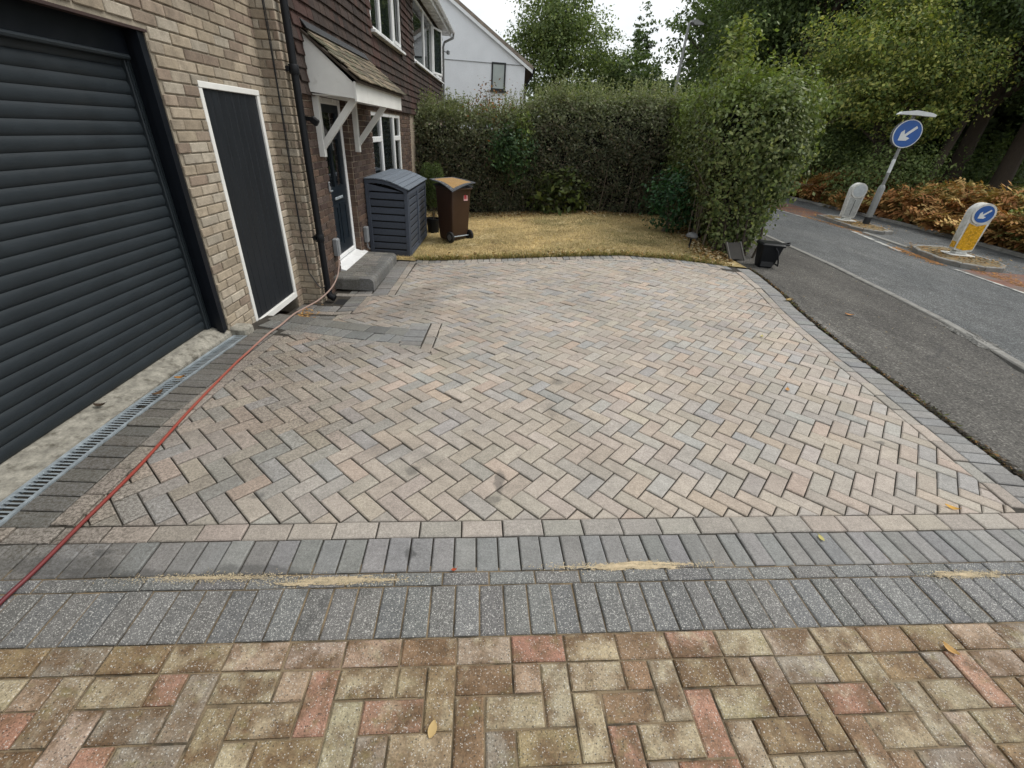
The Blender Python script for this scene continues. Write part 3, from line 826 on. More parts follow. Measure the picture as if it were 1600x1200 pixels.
def wall_with_holes(mb, axis, at, u0, u1, z0, z1, holes, thick):
    """vertical slab cut by rectangular holes; axis 'x': plane x=at, u along y"""
    us = sorted(set([u0, u1] + [max(u0, min(u1, h)) for H_ in holes for h in H_[:2]])); zs = sorted(set([z0, z1] + [max(z0, min(z1, h)) for H_ in holes for h in H_[2:]]))
    for i in range(len(us) - 1):
        for j in range(len(zs) - 1):
            uc, zc = (us[i]+us[i+1])/2, (zs[j]+zs[j+1])/2
            if any(h[0] < uc < h[1] and h[2] < zc < h[3] for h in holes): continue
            if axis == 'x': mb.bx(at - thick, at, us[i], us[i+1], zs[j], zs[j+1])
            else: mb.bx(us[i], us[i+1], at, at + thick, zs[j], zs[j+1])

def bricks_on(parent, axis, at, u0, u1, z0, z1, holes, pal, mat, limit, bl=.215, bh=.0655, pu=.225, pz=.075, off=0.0, proud=.010, sign=1, name='brick'):
    lst = []; j = 0; z = z0
    while z < z1 - .01:
        u = u0 - pu + (pu / 2 if j % 2 else 0) + off
        while u < u1:
            segs = [(max(u0, u), min(u1, u + bl))]
            zt = min(z + bh, z1)
            for h in holes:
                if h[2] < z + bh * .5 < h[3]:
                    ns = []
                    for a, b in segs:
                        if b <= h[0] or a >= h[1]: ns.append((a, b))
                        else:
                            if a < h[0]: ns.append((a, h[0] - .002))
                            if b > h[1]: ns.append((h[1] + .002, b))
                    segs = ns
            for a, b in segs:
                if b - a > .03: lst.append((a, b, z, zt))
            u += pu
        z += pz; j += 1
    def dist(s):
        uc, zc = (s[0]+s[1])/2, (s[2]+s[3])/2
        p = (at, uc, zc) if axis == 'x' else (uc, at, zc)
        dd = math.sqrt(p[0]**2 + p[1]**2 + (p[2]-1.65)**2)
        infr = (zc - 1.65) / max(.1, p[1]) < .36
        return dd + (0 if infr else 50)
    lst.sort(key=dist)
    def put(mb, s):
        a, b, z0_, z1_ = s; pr = proud + rng.uniform(-.0025, .0025)
        c = rng.choice(pal); k = rng.uniform(.82, 1.16); t = (c[0]*k, c[1]*k, c[2]*k)
        jx = rng.uniform(-.003, .003)
        if axis == 'x': mb.bx(at - .04, at + pr, a + jx, b + jx, z0_, z1_, t, 0, .005)
        else: mb.bx(a + jx, b + jx, at - pr, at + .04, z0_, z1_, t, 0, .005)
    for s in lst[:limit]:
        mb = MB(); put(mb, s); mb.build(name, mat, parent)
    if len(lst) > limit:
        mb = MB()
        for s in lst[limit:]: put(mb, s)
        mb.build(name + '_field', mat, parent)['kind'] = 'stuff'
BUFFB = [(0.342, 0.286, 0.213), (0.36, 0.308, 0.24), (0.321, 0.265, 0.198), (0.29, 0.233, 0.179), (0.377, 0.333, 0.267), (0.266, 0.208, 0.16), (0.346, 0.29, 0.217), (0.328, 0.276, 0.21)]
BROWNB = [(.085, .057, .045), (.10, .068, .052), (.07, .047, .04), (.115, .075, .055), (.09, .066, .056)]

# garage front wall (buff)
G_HOLE = (-4.0, 3.655, -1.0, 2.082); W_HOLE = (4.09, 5.05, -1.0, 1.845)
mb = MB(); wall_with_holes(mb, 'x', GX - .002, -3.0, RY + .02, -.40, 3.3, [G_HOLE, W_HOLE], .25)
gw = mb.build('garage_wall', M_MORTAR, house)
bricks_on(gw, 'x', GX, .9, RY + .004, -.362, 3.2, [G_HOLE, W_HOLE], BUFFB, M_BRICK, 300, off=.09)
# return pier (buff), facing the camera
mb = MB(); mb.bx(GX - .2, WX - .004, RY + .003, RY + .26, -.45, 5.0)
pier = mb.build('pier_wall', M_MORTAR, house)
bricks_on(pier, 'y', RY, GX + .004, WX + .005, -.362, 3.4, [], BUFFB, M_BRICK, 120, off=.06)
bricks_on(pier, 'x', WX, RY - .008, RY + .16, -.362, 3.4, [], BUFFB, M_BRICK, 120, off=.115)
# brown front wall
D_HOLE = (6.02, 7.06, -.6, 1.89); GW_HOLE = (8.25, 10.55, .55, 1.80)
HY1 = 17.6
mb = MB(); wall_with_holes(mb, 'x', WX - .004, RY + .16, HY1, -.45, 1.95, [D_HOLE, GW_HOLE], .25)
fw = mb.build('front_wall', M_MORTAR2, house)
bricks_on(fw, 'x', WX, RY + .165, 11.6, -.36, 1.93, [D_HOLE, GW_HOLE], BROWNB, M_BROWN, 300)
mb = MB()                                       # brick reveal on the far side of the door recess
for k in range(31):
    z = -.36 + k * .075; k_ = rng.uniform(.8, 1.15); c = rng.choice(BROWNB)
    if z > 1.82: break
    mb = MB(); mb.bx(WX - .118, WX - .012, 7.048, 7.068, z, z + .066, (c[0]*k_, c[1]*k_, c[2]*k_), 0, .004); mb.build('brick', M_BROWN, fw)
# tile hung upper wall
TX = WX + .03
UW = (8.62, 10.93, 2.90, 4.12); UW2 = (12.33, 17.4, 2.92, 4.15)
mb = MB(); wall_with_holes(mb, 'x', WX - .002, RY + .26, HY1, 1.95, 4.30, [UW, UW2], .25)
tw = mb.build('upper_wall', M_DARK, house)
tl = []
TILEC = [(.046, .034, .029), (.052, .038, .032), (.041, .031, .027), (.057, .041, .034), (.049, .037, .032), (.062, .039, .032)]
j = 0; z = 1.87
while z < 4.2:
    y = RY + .20 + (.083 if j % 2 else 0)
    while y < HY1 - .1:
        ya, yb = y, min(y + .163, HY1)
        if not any(h[0] - .02 < (ya+yb)/2 < h[1] + .02 and h[2] - .05 < z + .06 < h[3] for h in (UW, UW2)) and not (z > 3.9 and y < 11.5 and False):
            tl.append((ya, yb, z))
        y += .166
    z += .115; j += 1
tl.sort(key=lambda t: t[0] + (30 if (t[2] - 1.65) / t[0] > .28 else 0) + (20 if 5.7 < t[0] < 8.0 and 1.75 < t[2] < 2.25 else 0))
RT = Matrix.Rotation(rad(-5.0), 3, 'Y')
def put_tile(mb, t):
    c = rng.choice(TILEC); k = rng.uniform(.8, 1.2); yy = (t[0]+t[1])/2
    if math.sin(yy * 2.1 + t[2] * .8) > .86: c = (.064, .037, .031)
    mb.box((TX + rng.uniform(-.003, .003), yy, t[2] + .075), (.016, t[1]-t[0]-.003, .17), Matrix.Rotation(rad(-11 + rng.uniform(-1, 1)), 3, 'Y'), (c[0]*k, c[1]*k, c[2]*k), 0, .003)
for t in tl[:300]:
    mb = MB(); put_tile(mb, t); mb.build('tile', M_TILE, tw)
mb = MB()
for t in tl[300:]: put_tile(mb, t)
mb.build('tile_rest', M_TILE, tw)['kind'] = 'stuff'
# unseen core boxes added behind to block light, and the roof
mb = MB(); mb.bx(-9.5, WX - .28, RY + .28, HY1 - .02, -.45, 4.28); mb.bx(-9.5, GX - .6, -3.0, RY + .2, -.45, 3.1)
mb.build('light_block_core', M_DARK, house)
mb = MB(); mb.bx(-9.5, GX + .03, -3.05, RY - .01, 3.3, 3.38); mb.build('garage_roof', M_DARK, house)
roof = MB()
roof.prism([(WX + .32, 4.28), (-5.9, 6.9), (-9.8, 4.28)], 'y', RY - .05, HY1 + .25)
rf = roof.build('roof', M_TILE, house)
mb = MB(); mb.bx(WX, WX + .30, RY, HY1 + .22, 4.20, 4.24); mb.build('soffit', M_UPVC, rf)
mb = MB(); mb.bx(WX + .30, WX + .322, RY, HY1 + .22, 4.16, 4.34); mb.build('fascia', M_UPVC, rf)
mb = MB(); gp = [(.052*math.cos(a), .052*math.sin(a)) for a in [math.pi + math.pi*k/8 for k in range(9)]]
mb.prism([(WX + .378 + x, 4.30 + z) for x, z in gp], 'y', RY, HY1 + .25); mb.build('gutter', M_UPVC, rf)
mb = MB(); mb.tube([(WX + .378, HY1 + .2, 4.25), (WX + .37, HY1 + .2, 4.16), (WX + .1, HY1 + .12, 4.02), (WX + .06, HY1 + .1, 3.9), (WX + .06, HY1 + .1, 0)], .034, 10)
mb.build('rainwater_pipe', M_POLE, rf, True)

# garage door: headbox, guides, slats
gd = empty('roller_garage_door', (-2.5, 2.4, 0), 0, 'dark anthracite roller garage door with horizontal slats, left edge', 'garage door')
SX = -2.52
z = .005; k = 0
prof = []
for i in range(9):
    t = i / 8; prof.append((SX + .011 * math.sin(math.pi * min(1, t * 1.02)) ** .6, t))
while z < 1.88:
    zt = z + .0752
    poly = [(x_, z + t * .0752) for x_, t in prof] + [(SX - .012, zt), (SX - .012, z)]
    mb = MB(); mb.prism(poly, 'y', .6, 3.56)
    mb.build('slat', M_ANTH, gd, True); z += .0775; k += 1
mb = MB(); mb.bx(SX - .014, SX - .011, .55, 3.6, 0, 1.95); mb.build('curtain_backing', M_DARK, gd)
mb = MB(); mb.bx(SX - .1, SX + .045, .55, 3.60, 1.925, 2.10, bev=.01); mb.build('headbox', M_ANTH2, gd)
mb = MB(); mb.tube([(SX + .045, .55, 1.918), (SX + .045, 3.57, 1.918)], .016, 8); mb.build('headbox_bead', M_ANTH, gd, True)
mb = MB(); mb.bx(SX - .03, SX + .03, 3.545, 3.60, -.02, 1.925, bev=.004); mb.bx(SX + .03, SX + .036, 3.556, 3.566, -.02, 1.925); mb.bx(SX + .03, SX + .036, 3.58, 3.59, -.02, 1.925)
mb.build('guide_rail', M_ANTH, gd)
mb = MB(); mb.bx(SX - .05, GX - .006, 3.60, 3.650, -.03, 2.08, bev=.004); mb.bx(GX - .05, GX + .004, 3.575, 3.5995, -.03, 2.08)
mb.build('door_frame', M_ANTH2, gd)
mb = MB(); mb.bx(SX - .05, GX - .008, .55, 3.655, 2.074, 2.084); mb.bx(GX - .01, GX + .014, .55, 3.66, 2.066, 2.0815); mb.build('lintel', simple('rusty_lintel', (.035, .018, .015), .8, .3, 12), house)

# concrete threshold and drain
mb = MB(); r_ = random.Random(4); vs = []; fs = []; ny = 60
for i in range(ny + 1):
    y = .9 + (3.80 - .9) * i / ny
    xo = leftX(-.128, y) + r_.uniform(-.006, .006)
    for x_, z_ in ((SX - .05, .0), (SX + .03, .002 + r_.uniform(-.002, .002)), ((SX + xo) / 2, -.006 + r_.uniform(-.004, .004)), (xo, -.016 - .04 * ss(2.4, 3.7, y)), (xo, -.2)):
        vs.append((x_, y, z_))
for i in range(ny):
    for k in range(4): a = i*5+k; fs.append((a, a+1, a+6, a+5))
th_ = mb.add(vs, fs).build('threshold', M_CONC, None, True); th_['kind'] = 'structure'
mb = MB(); mb.bx(GX - .1, leftX(.01, 3.75), 3.66, 3.80, -.3, -.02, bev=.02); o = mb.build('threshold_end_block', M_CONC); o['kind'] = 'structure'

drain = empty('channel_drain', (-2.24, 2.4, -.05), 0, 'galvanised slotted channel drain along the garage threshold', 'drain')
mb = MB()
def dq(y, o): return leftX(o, y), y, Zup(leftX(o, y), y)
YD0, YD1 = .9, 3.70
n = 28
for (o0, o1, t0, t1, nm) in ((-.118, -.100, .001, -.02, 'frame_rail'), (-.018, -.002, .001, -.02, 'frame_rail')):
    mb = MB(); vs = []; fs = []
    for i in range(n + 1):
        y = YD0 + (YD1 - YD0) * i / n
        for o_, z_ in ((o0, t0), (o1, t0), (o1, t1), (o0, t1)):
            p = dq(y, o_); vs.append((p[0], y, p[2] + z_))
    for i in range(n):
        for k in range(4): a = i*4+k; b = i*4+(k+1) % 4; fs.append((a, b, b+4, a+4))
    fs += [(0, 1, 2, 3), tuple(n*4+k for k in range(4))[::-1]]
    mb.add(vs, fs).build(nm, M_STEEL, drain)
mb = MB(); vs = []; fs = []
for i in range(n + 1):
    y = YD0 + (YD1 - YD0) * i / n
    for o_, z_ in ((-.12, -.09), (0, -.09)):
        p = dq(y, o_); vs.append((p[0], y, p[2] + z_))
for i in range(n): fs.append((i*2, i*2+1, i*2+3, i*2+2))
mb.add(vs, fs).build('channel', M_DARK, drain)
y = YD0; bars = 0
while y < YD1:
    if abs(y - 2.38) > .014:
        p = dq(y, -.06); mb = MB(); mb.box((p[0], y, p[2] - .003 + rng.uniform(-.001, .001)), (.086, .0105, .004), Matrix.Rotation(.0, 3, 'Z'), (1, 1, 1), 0, .002)
        mb.build('bar', M_STEEL, drain)
    y += .026; bars += 1

# white framed plank door
pd = empty('plank_door', (GX, 4.57, -.2), 0, 'narrow dark grey planked door in a white frame beside the garage', 'door')
for nm, (y0, y1, z0, z1) in {'jamb_a': (4.09, 4.135, -.20, 1.80), 'jamb_b': (5.005, 5.05, -.20, 1.80), 'head': (4.09, 5.05, 1.80, 1.845), 'rail': (4.135, 5.005, -.20, -.135)}.items():
    mb = MB(); mb.bx(GX - .06, GX + .012 + (.004 if nm in ('head', 'rail') else 0), y0, y1, z0, z1, bev=.004); mb.build({'jamb_a': 'jamb', 'jamb_b': 'jamb', 'head': 'frame_head', 'rail': 'bottom_rail'}[nm], M_WHITE, pd)
npk = 8; pw = (5.005 - 4.135) / npk
for i in range(npk):
    mb = MB(); mb.bx(GX - .04, GX - .004, 4.135 + i*pw + .002, 4.135 + (i+1)*pw - .002, -.135, 1.80, bev=.005); mb.build('plank', M_PLANK, pd)
mb = MB(); mb.bx(GX - .06, GX - .03, 4.10, 5.04, -.18, 1.83); mb.build('backing', M_DARK, pd)

# downpipe at the corner
dp = empty('downpipe', (-2.10, 5.26, -.3), 0, 'black rainwater downpipe running down the house corner', 'downpipe')
mb = MB(); PXx, PYy = -2.085, 5.27
mb.tube([(PXx, PYy, 3.8), (PXx, PYy, -.16)], .036, 14); mb.build('pipe', M_BLACK, dp, True)
mb = MB(); mb.tube([(PXx, PYy, -.14), (PXx, PYy, -.20), (PXx + .02, PYy - .005, -.25), (PXx + .075, PYy - .01, -.275)], [.04, .042, .042, .043], 14); mb.build('shoe', M_BLACK, dp, True)
for zc in (2.05, .45):
    mb = MB(); mb.lathe([(.044, -.04), (.047, -.035), (.047, .035), (.044, .04)], (PXx, PYy, zc), 16); mb.bx(PXx - .075, PXx - .03, PYy - .05, PYy - .035, zc - .02, zc + .02); mb.bx(PXx - .09, PXx, PYy + .02, PYy + .045, zc - .016, zc + .016)
    mb.build('bracket', M_BLACK, dp, True)
mb = MB(); mb.bx(-2.02, -1.86, 5.20, 5.40, -.40, -.332); o = mb.build('gully', M_DARK); tag(o, 'dark open gully in the paving under the downpipe', 'gully')

# cable on the pier
cb = []
for i in range(40):
    t = i / 39; z = 3.1 - 3.05 * t
    cb.append((-2.255 + .012 * math.sin(t * 5) + .02 * ss(.8, 1, t), RY - .018, z))
for i in range(1, 12):
    t = i / 11; cb.append((-2.235 + .16 * t, RY - .022, .05 - .16 * math.sin(t * 2.2) - .02 * t))
mb = MB(); mb.tube(cb, .0055, 6); tag(mb.build('cable', M_BLACKM, None, True), 'thin black cable clipped down the buff brick pier', 'cable')
cb2 = [(p[0] + .012 + .004 * math.sin(i * .5), p[1] - .004, p[2]) for i, p in enumerate(cb[6:34])]
mb = MB(); mb.tube(cb2, .004, 6); tag(mb.build('cable', M_BLACKM, None, True), 'second finer cable beside the black cable on the pier', 'cable')

# front door
DX = WX - .115
fd = empty('front_door', (DX, 6.55, -.15), 0, 'dark blue panelled front door with white frame and glazed top', 'door')
for nm, (y0, y1, z0, z1) in {'jamb': (6.03, 6.10, -.13, 1.88), 'jamb.001': (6.98, 7.046, -.13, 1.88), 'frame_head': (6.10, 6.98, 1.81, 1.88)}.items():
    mb = MB(); mb.bx(DX - .06, DX + .03, y0, y1, z0, z1, bev=.006); mb.build(nm.split('.')[0], M_UPVC, fd)
mb = MB(); mb.prism([(DX - .05, -.165), (WX + .075, -.165), (WX + .075, -.135), (DX + .03, -.09), (DX - .05, -.08)], 'y', 6.0, 7.12); mb.build('sill', M_UPVC, fd)
mb = MB(); mb.bx(DX - .02, DX + .034, 6.11, 6.97, -.075, -.02, bev=.01); mb.build('weather_bar', M_UPVC, fd)
mb = MB()
wall_with_holes(mb, 'x', DX + .012, 6.10, 6.98, -.02, 1.81, [(6.25, 6.50, .86, 1.42), (6.58, 6.83, .86, 1.42), (6.22, 6.86, 1.48, 1.72)], .04)
leaf = mb.build('door_leaf', M_DOOR, fd)
mb = MB()
for a, b in ((6.24, 6.50), (6.58, 6.84)):
    mb.bx(DX + .012, DX + .022, a, b, .10, .14); mb.bx(DX + .012, DX + .022, a, b, .60, .64); mb.bx(DX + .012, DX + .022, a, a + .03, .14, .60); mb.bx(DX + .012, DX + .022, b - .03, b, .14, .60)
mb.build('panel_moulding', M_DOOR, leaf)
for a in ((6.25, 6.50, .86, 1.42), (6.58, 6.83, .86, 1.42), (6.22, 6.86, 1.48, 1.72)):
    mb = MB(); mb.bx(DX - .012, DX - .006, a[0], a[1], a[2], a[3]); mb.build('pane', M_GLASSD, leaf)
mb = MB(); mb.bx(DX + .02, DX + .04, 6.40, 6.70, .70, .735, bev=.006); mb.build('letter_plate', M_STEEL, leaf)
mb = MB(); mb.bx(DX + .02, DX + .05, 6.13, 6.155, .74, .92, bev=.006); mb.tube([(DX + .045, 6.14, .84), (DX + .06, 6.14, .84), (DX + .06, 6.25, .84)], .010, 8); mb.build('handle', M_STEEL, leaf, True)

# doorbell, electric boxes, small sensor light
mb = MB(); mb.bx(WX + .009, WX + .03, 5.93, 5.975, .86, .98, bev=.008); mb.bx(WX + .03, WX + .034, 5.94, 5.965, .93, .965, mi=1)
tag(mb.build('doorbell', [M_GREYBOX, M_BLACK]), 'small grey doorbell on the brown bricks beside the front door', 'doorbell')
mb = MB(); mb.bx(WX + .01, WX + .075, 5.80, 5.90, .10, .32, bev=.01); mb.bx(WX + .075, WX + .08, 5.81, 5.89, .115, .305)
tag(mb.build('meter_box', M_GREYBOX), 'grey electrical box on the wall left of the front door', 'meter box')
mb = MB(); mb.bx(WX + .01, WX + .075, 7.18, 7.28, -.02, .22, bev=.01); mb.tube([(WX + .04, 7.23, -.02), (WX + .05, 7.23, -.1), (WX + .06, 7.28, -.14)], .012, 8)
tag(mb.build('meter_box', M_GREYBOX), 'grey electrical box between front door and slatted bin store', 'meter box')
mb = MB(); mb.box((WX + .10, 5.55, 1.62), (.08, .05, .07), Matrix.Rotation(rad(35), 3, 'Y'), (1, 1, 1), 0, .008); mb.bx(WX + .005, WX + .06, 5.53, 5.57, 1.62, 1.66)
tag(mb.build('sensor_light', M_BLACK), 'small black wall light behind the downpipe under the canopy', 'light')

# door step
stp = empty('door_step', (-1.9, 6.4, -.3), 0, 'grey block paved door step with bullnose edge', 'step')
SZ = -.14; SXX = -1.64; SY0, SY1 = 5.69, 7.12
mb = MB(); mb.bx(WX - .1, SXX - .05, SY0 + .05, SY1, -.42, SZ - .012); mb.build('step_body', M_JOINT, stp)
STC = [(.24, .232, .215), (.28, .268, .245), (.20, .196, .186)]
x = WX + .005
for i in range(2):
    y = SY0 + .105; k = 0
    while y < SY1 - .02:
        mb = MB(); c = pick(STC); mb.bx(x + .004, x + .196, y + .004, min(y + .098, SY1) - .002, SZ - .04, SZ + rng.uniform(-.001, .001), c, 0, .004); mb.build('tread_paver', M_MOSSY, stp); y += .1
    x += .2
rp = [(0, -.16), (0, 0)] + [(.115 + .06 * math.sin(a), -.06 + .06 * math.cos(a)) for a in [math.pi/2*k/6 for k in range(7)]] + [(.175, -.16)]
y = SY0
while y < SY1 - .02:
    mb = MB(); ye = min(y + .098, SY1); k = pick([(.17, .172, .17), (.20, .2, .195), (.15, .153, .152)])
    mb.prism([(SXX - .175 + .055 + q[0] - .055, SZ + q[1]) for q in rp], 'y', y + .001, ye - .001, k); mb.build('bullnose_block', M_MOSSY, stp, True); y += .1
x = WX + .005
while x < SXX - .18:
    mb = MB(); k = pick([(.15, .15, .145), (.18, .178, .17)]); xe = min(x + .1, SXX - .176)
    mb.prism([(SY0 + .1, SZ - .16), (SY0 + .1, SZ), (SY0 + .03, SZ)] + [(SY0 + .03 - .03*math.sin(a), SZ - .03 + .03*math.cos(a)) for a in [math.pi/2*q/4 for q in range(1, 5)]] + [(SY0, SZ - .16)], 'x', x + .001, xe - .001, k)
    mb.build('riser_block', M_MOSSY, stp); x += .1

# canopy over the front door
cn_ = empty('door_canopy', (WX, 6.8, 1.9), 0, 'white timber door canopy with mossy tiled lean-to roof and brackets', 'canopy')
CY0, CY1, CXF = 5.69, 8.05, -1.64
TXW = WX + .04
for yy in (CY0, CY1 - .03):
    mb = MB(); mb.prism([(TXW, 2.40), (CXF, 2.00), (CXF, 1.86), (TXW, 1.895)], 'y', yy, yy + .03); mb.build('side_panel', M_WHITE, cn_)
mb = MB(); mb.bx(CXF + .001, CXF + .022, CY0 - .01, CY1 + .01, 1.835, 2.015); mb.build('fascia', M_WHITE, cn_)
mb = MB(); mb.bx(TXW, CXF, CY0 + .03, CY1 - .03, 1.868, 1.882); mb.build('soffit', M_WHITE, cn_)
mb = MB(); mb.prism([(TXW, 2.402), (CXF + .06, 2.004), (CXF + .06, 2.03), (TXW, 2.43)], 'y', CY0 - .03, CY1 + .03); deck = mb.build('roof_deck', M_BARK, cn_)
sl_len = math.hypot(CXF + .075 - TXW, .41); pang = math.atan2(.41, CXF + .075 - TXW)
MOSS = [(.16, .13, .095), (.19, .155, .11), (.13, .115, .085), (.22, .18, .125), (.11, .105, .07)]
for r2 in range(6):
    y = CY0 - .04 + (.083 if r2 % 2 else 0)
    while y < CY1 + .03:
        t = (r2 + .5) / 6
        cx, cz = CXF + .075 + (TXW - CXF - .075) * t, 2.035 + .41 * t
        c = rng.choice(MOSS); k = rng.uniform(.75, 1.2)
        mb = MB(); mb.box((cx, y + .083, cz + .012 + rng.uniform(-.003, .003)), (.16, .160, .014), Matrix.Rotation(pang - .08, 3, 'Y'), (c[0]*k, c[1]*k, c[2]*k), 0, .003)
        mb.build('roof_tile', M_TILE, deck); y += .166
mb = MB(); mb.box((TXW + .03, (CY0+CY1)/2, 2.475), (.012, CY1 - CY0, .10), Matrix.Rotation(rad(-40), 3, 'Y')); mb.build('lead_flashing', M_BLACKM, cn_)
for by in (5.80, 7.22):
    br = MB(); br.bx(WX + .008, WX + .075, by, by + .07, 1.26, 1.866, bev=.004); bo = br.build('bracket', M_WHITE, cn_)
    br = MB(); br.prism([(WX + .075, 1.34), (WX + .075, 1.44), (CXF - .09, 1.866), (CXF + .0, 1.866)], 'y', by + .008, by + .062); br.build('brace', M_WHITE, bo)

# windows
def window(name, label, x, y0, y1, z0, z1, mull, trans=None, blinds=False, curtain=False, sill=True, fr=.055, op=None):
    wdo = empty(name, (x, (y0+y1)/2, z0), 0, label, 'window')
    mb = MB(); mb.bx(x - .05, x + .012, y0, y1, z0, z0 + fr, bev=.006); mb.bx(x - .05, x + .012, y0, y1, z1 - fr, z1, bev=.006)
    mb.bx(x - .05, x + .009, y0, y0 + fr, z0 + .01, z1 - .01, bev=.006); mb.bx(x - .05, x + .009, y1 - fr, y1, z0 + .01, z1 - .01, bev=.006); mb.build('frame', M_UPVC, wdo)
    edges = [y0 + fr * .5] + mull + [y1 - fr * .5]
    for q in mull:
        mb = MB(); mb.bx(x - .05, x + .014, q - .04, q + .04, z0 + .02, z1 - .02, bev=.006); mb.build('mullion', M_UPVC, wdo)
    for i, (a, b) in enumerate(zip(edges, edges[1:])):
        zz = [z0 + fr * .6, z1 - fr * .6]
        if trans and trans[i]:
            mb = MB(); mb.bx(x - .05, x + .016, a, b, trans[i] - .04, trans[i] + .04, bev=.006); mb.build('transom', M_UPVC, wdo); zz = [zz[0], trans[i], zz[1]]
        for c, e in zip(zz, zz[1:]):
            mb = MB(); mb.bx(x - .024, x - .018, a, b, c, e); mb.build('pane', M_GLASS, wdo)
            if op and i in op:
                mb = MB(); s_ = .05
                mb.bx(x - .01, x + .02, a + .04, b - .04, c + .02, c + .02 + s_); mb.bx(x - .01, x + .02, a + .04, b - .04, e - .02 - s_, e - .02); mb.bx(x - .01, x + .018, a + .04, a + .04 + s_, c + .02, e - .02); mb.bx(x - .01, x + .018, b - .04 - s_, b - .04, c + .02, e - .02); mb.build('sash', M_UPVC, wdo)
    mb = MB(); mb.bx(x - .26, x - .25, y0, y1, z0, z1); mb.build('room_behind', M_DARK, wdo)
    if blinds:
        z = z0 + .08
        while z < z1 - .06:
            mb = MB(); mb.box((x - .10, (y0+y1)/2, z), (.06, y1 - y0 - .2, .008), Matrix.Rotation(rad(25), 3, 'Y')); mb.build('shutter_slat', M_UPVC, wdo); z += .075
        for q in (y0 + .1, (y0+y1)/2, y1 - .1):
            mb = MB(); mb.bx(x - .115, x - .09, q - .03, q + .03, z0 + .03, z1 - .03); mb.build('shutter_stile', M_UPVC, wdo)
    if curtain:
        mb = MB(); mb.bx(x - .2, x - .19, y0 + .02, y1 - .02, z0 + .02, z1 - .02); mb.build('net_curtain', simple('net_curtain_' + name, (.55, .56, .55), .9, .1, 5, stretch=(1, 20, 1)), wdo)
    if sill:
        mb = MB(); mb.bx(x - .02, x + .09, y0 - .05, y1 + .05, z0 - .045, z0 - .004, bev=.006); mb.build('sill', M_UPVC, wdo)
    return wdo
window('ground_floor_window', 'white ground floor window with shutter slats behind the bin store', WX - .02, 8.25, 10.55, .55, 1.80, [8.95, 9.95], [1.40, None, 1.40], blinds=True)
window('upper_window', 'white upper floor window above the door canopy, nearest upstairs window', WX + .02, 8.62, 10.93, 2.90, 4.12, [9.25, 10.25], op=[2])
window('upper_window', 'farther white upper floor window with open casement near the gutter end', WX + .02, 12.33, 17.4, 2.92, 4.12, [13.9, 15.4], op=[2], curtain=True)
cas = empty('open_casement', (WX + .03, 15.4, 2.97), rad(-16), 'white casement pane standing open on the far upper window', 'window')
mb = MB()
for a in ((0, .03, 0, .62, 0, .05), (0, .03, 0, .62, 1.03, 1.08), (0, .03, 0, .05, .05, 1.03), (0, .03, .57, .62, .05, 1.03)): mb.bx(*a, bev=.004)
mb.build('sash_frame', M_UPVC, cas, local=True); mb = MB(); mb.bx(.012, .018, .05, .57, .05, 1.03); mb.build('pane', M_GLASS, cas, local=True)
mb = MB(); mb.tube([(WX + .02, HY1 - .02, 3.78), (WX + .2, HY1 - .1, 3.74)], .012, 8); mb.lathe([(.02, -.05), (.05, -.04), (.055, .04), (.03, .06)], (WX + .24, HY1 - .12, 3.73), 12)
tag(mb.build('floodlight', M_GREYBOX, None, True), 'small grey light on the far corner of the tile hung wall', 'light')

# ---------------------------------------------------------------- bin store
bs = empty('bin_store', (-1.85, 8.35, -.3), 0, 'blue grey slatted timber bin store with curved planked lid', 'bin store')
BX0, BX1, BY0, BY1, BZ = WX + .02, -1.48, 7.46, 9.28, -.30
def lidz(x): 
    t = (x - BX0) / (BX1 - BX0); return .885 - .125 * t + .055 * math.sin(math.pi * min(1, t))
def slat_panel(face, u0, u1, ztop, nm, root, n=9):
    z = BZ + .03; k = 0
    H_ = (.72 - z) / n
    for i in range(n + (1 if face == 'y' else 0)):
        z0 = z + i * H_; z1 = z0 + H_ - .022
        t = rng.uniform(.85, 1.15); t = (t, t, t)
        mb = MB()
        if face == 'y':
            if z0 > .80: break
            zt = min(z1, .86); 
            if i == n:
                mb.prism([(u0, z0), (u1 - .02, z0), (u0 + .0, min(.86, z0 + .10)), ], 'y', BY0 + .012, BY0 + .030, t)
            else: mb.box(((u0+u1)/2, BY0 + .02, (z0+zt)/2), (u1-u0, .016, zt-z0), Matrix.Rotation(rad(6), 3, 'X'), t, 0, .003)
        else:
            mb.box((BX1 - .02, (u0+u1)/2, (z0+z1)/2), (.016, u1-u0, z1-z0), Matrix.Rotation(rad(6), 3, 'Y'), t, 0, .003)
        mb.build(nm, M_STORE, root)
mb = MB(); mb.bx(BX0 + .03, BX1 - .035, BY0 + .035, BY1 - .03, BZ + .02, .70); mb.build('dark_infill', M_DARK, bs)  # near-black box put in for the shade between the slats
for (x, y, zt) in ((BX0 + .03, BY0 + .025, .885), (BX1 - .03, BY0 + .025, .735), (BX1 - .03, BY1 - .025, .735), (BX0 + .03, BY1 - .025, .885)):
    mb = MB(); mb.bx(x - .03, x + .03, y - .025, y + .025, BZ, zt, bev=.004); mb.build('post', M_STORE, bs)
side = MB(); side.bx(BX0 + .06, BX1 - .06, BY0 + .004, BY0 + .012, BZ, BZ + .04); so = side.build('side_panel', M_STORE, bs)
slat_panel('y', BX0 + .055, BX1 - .055, .8, 'slat', so)
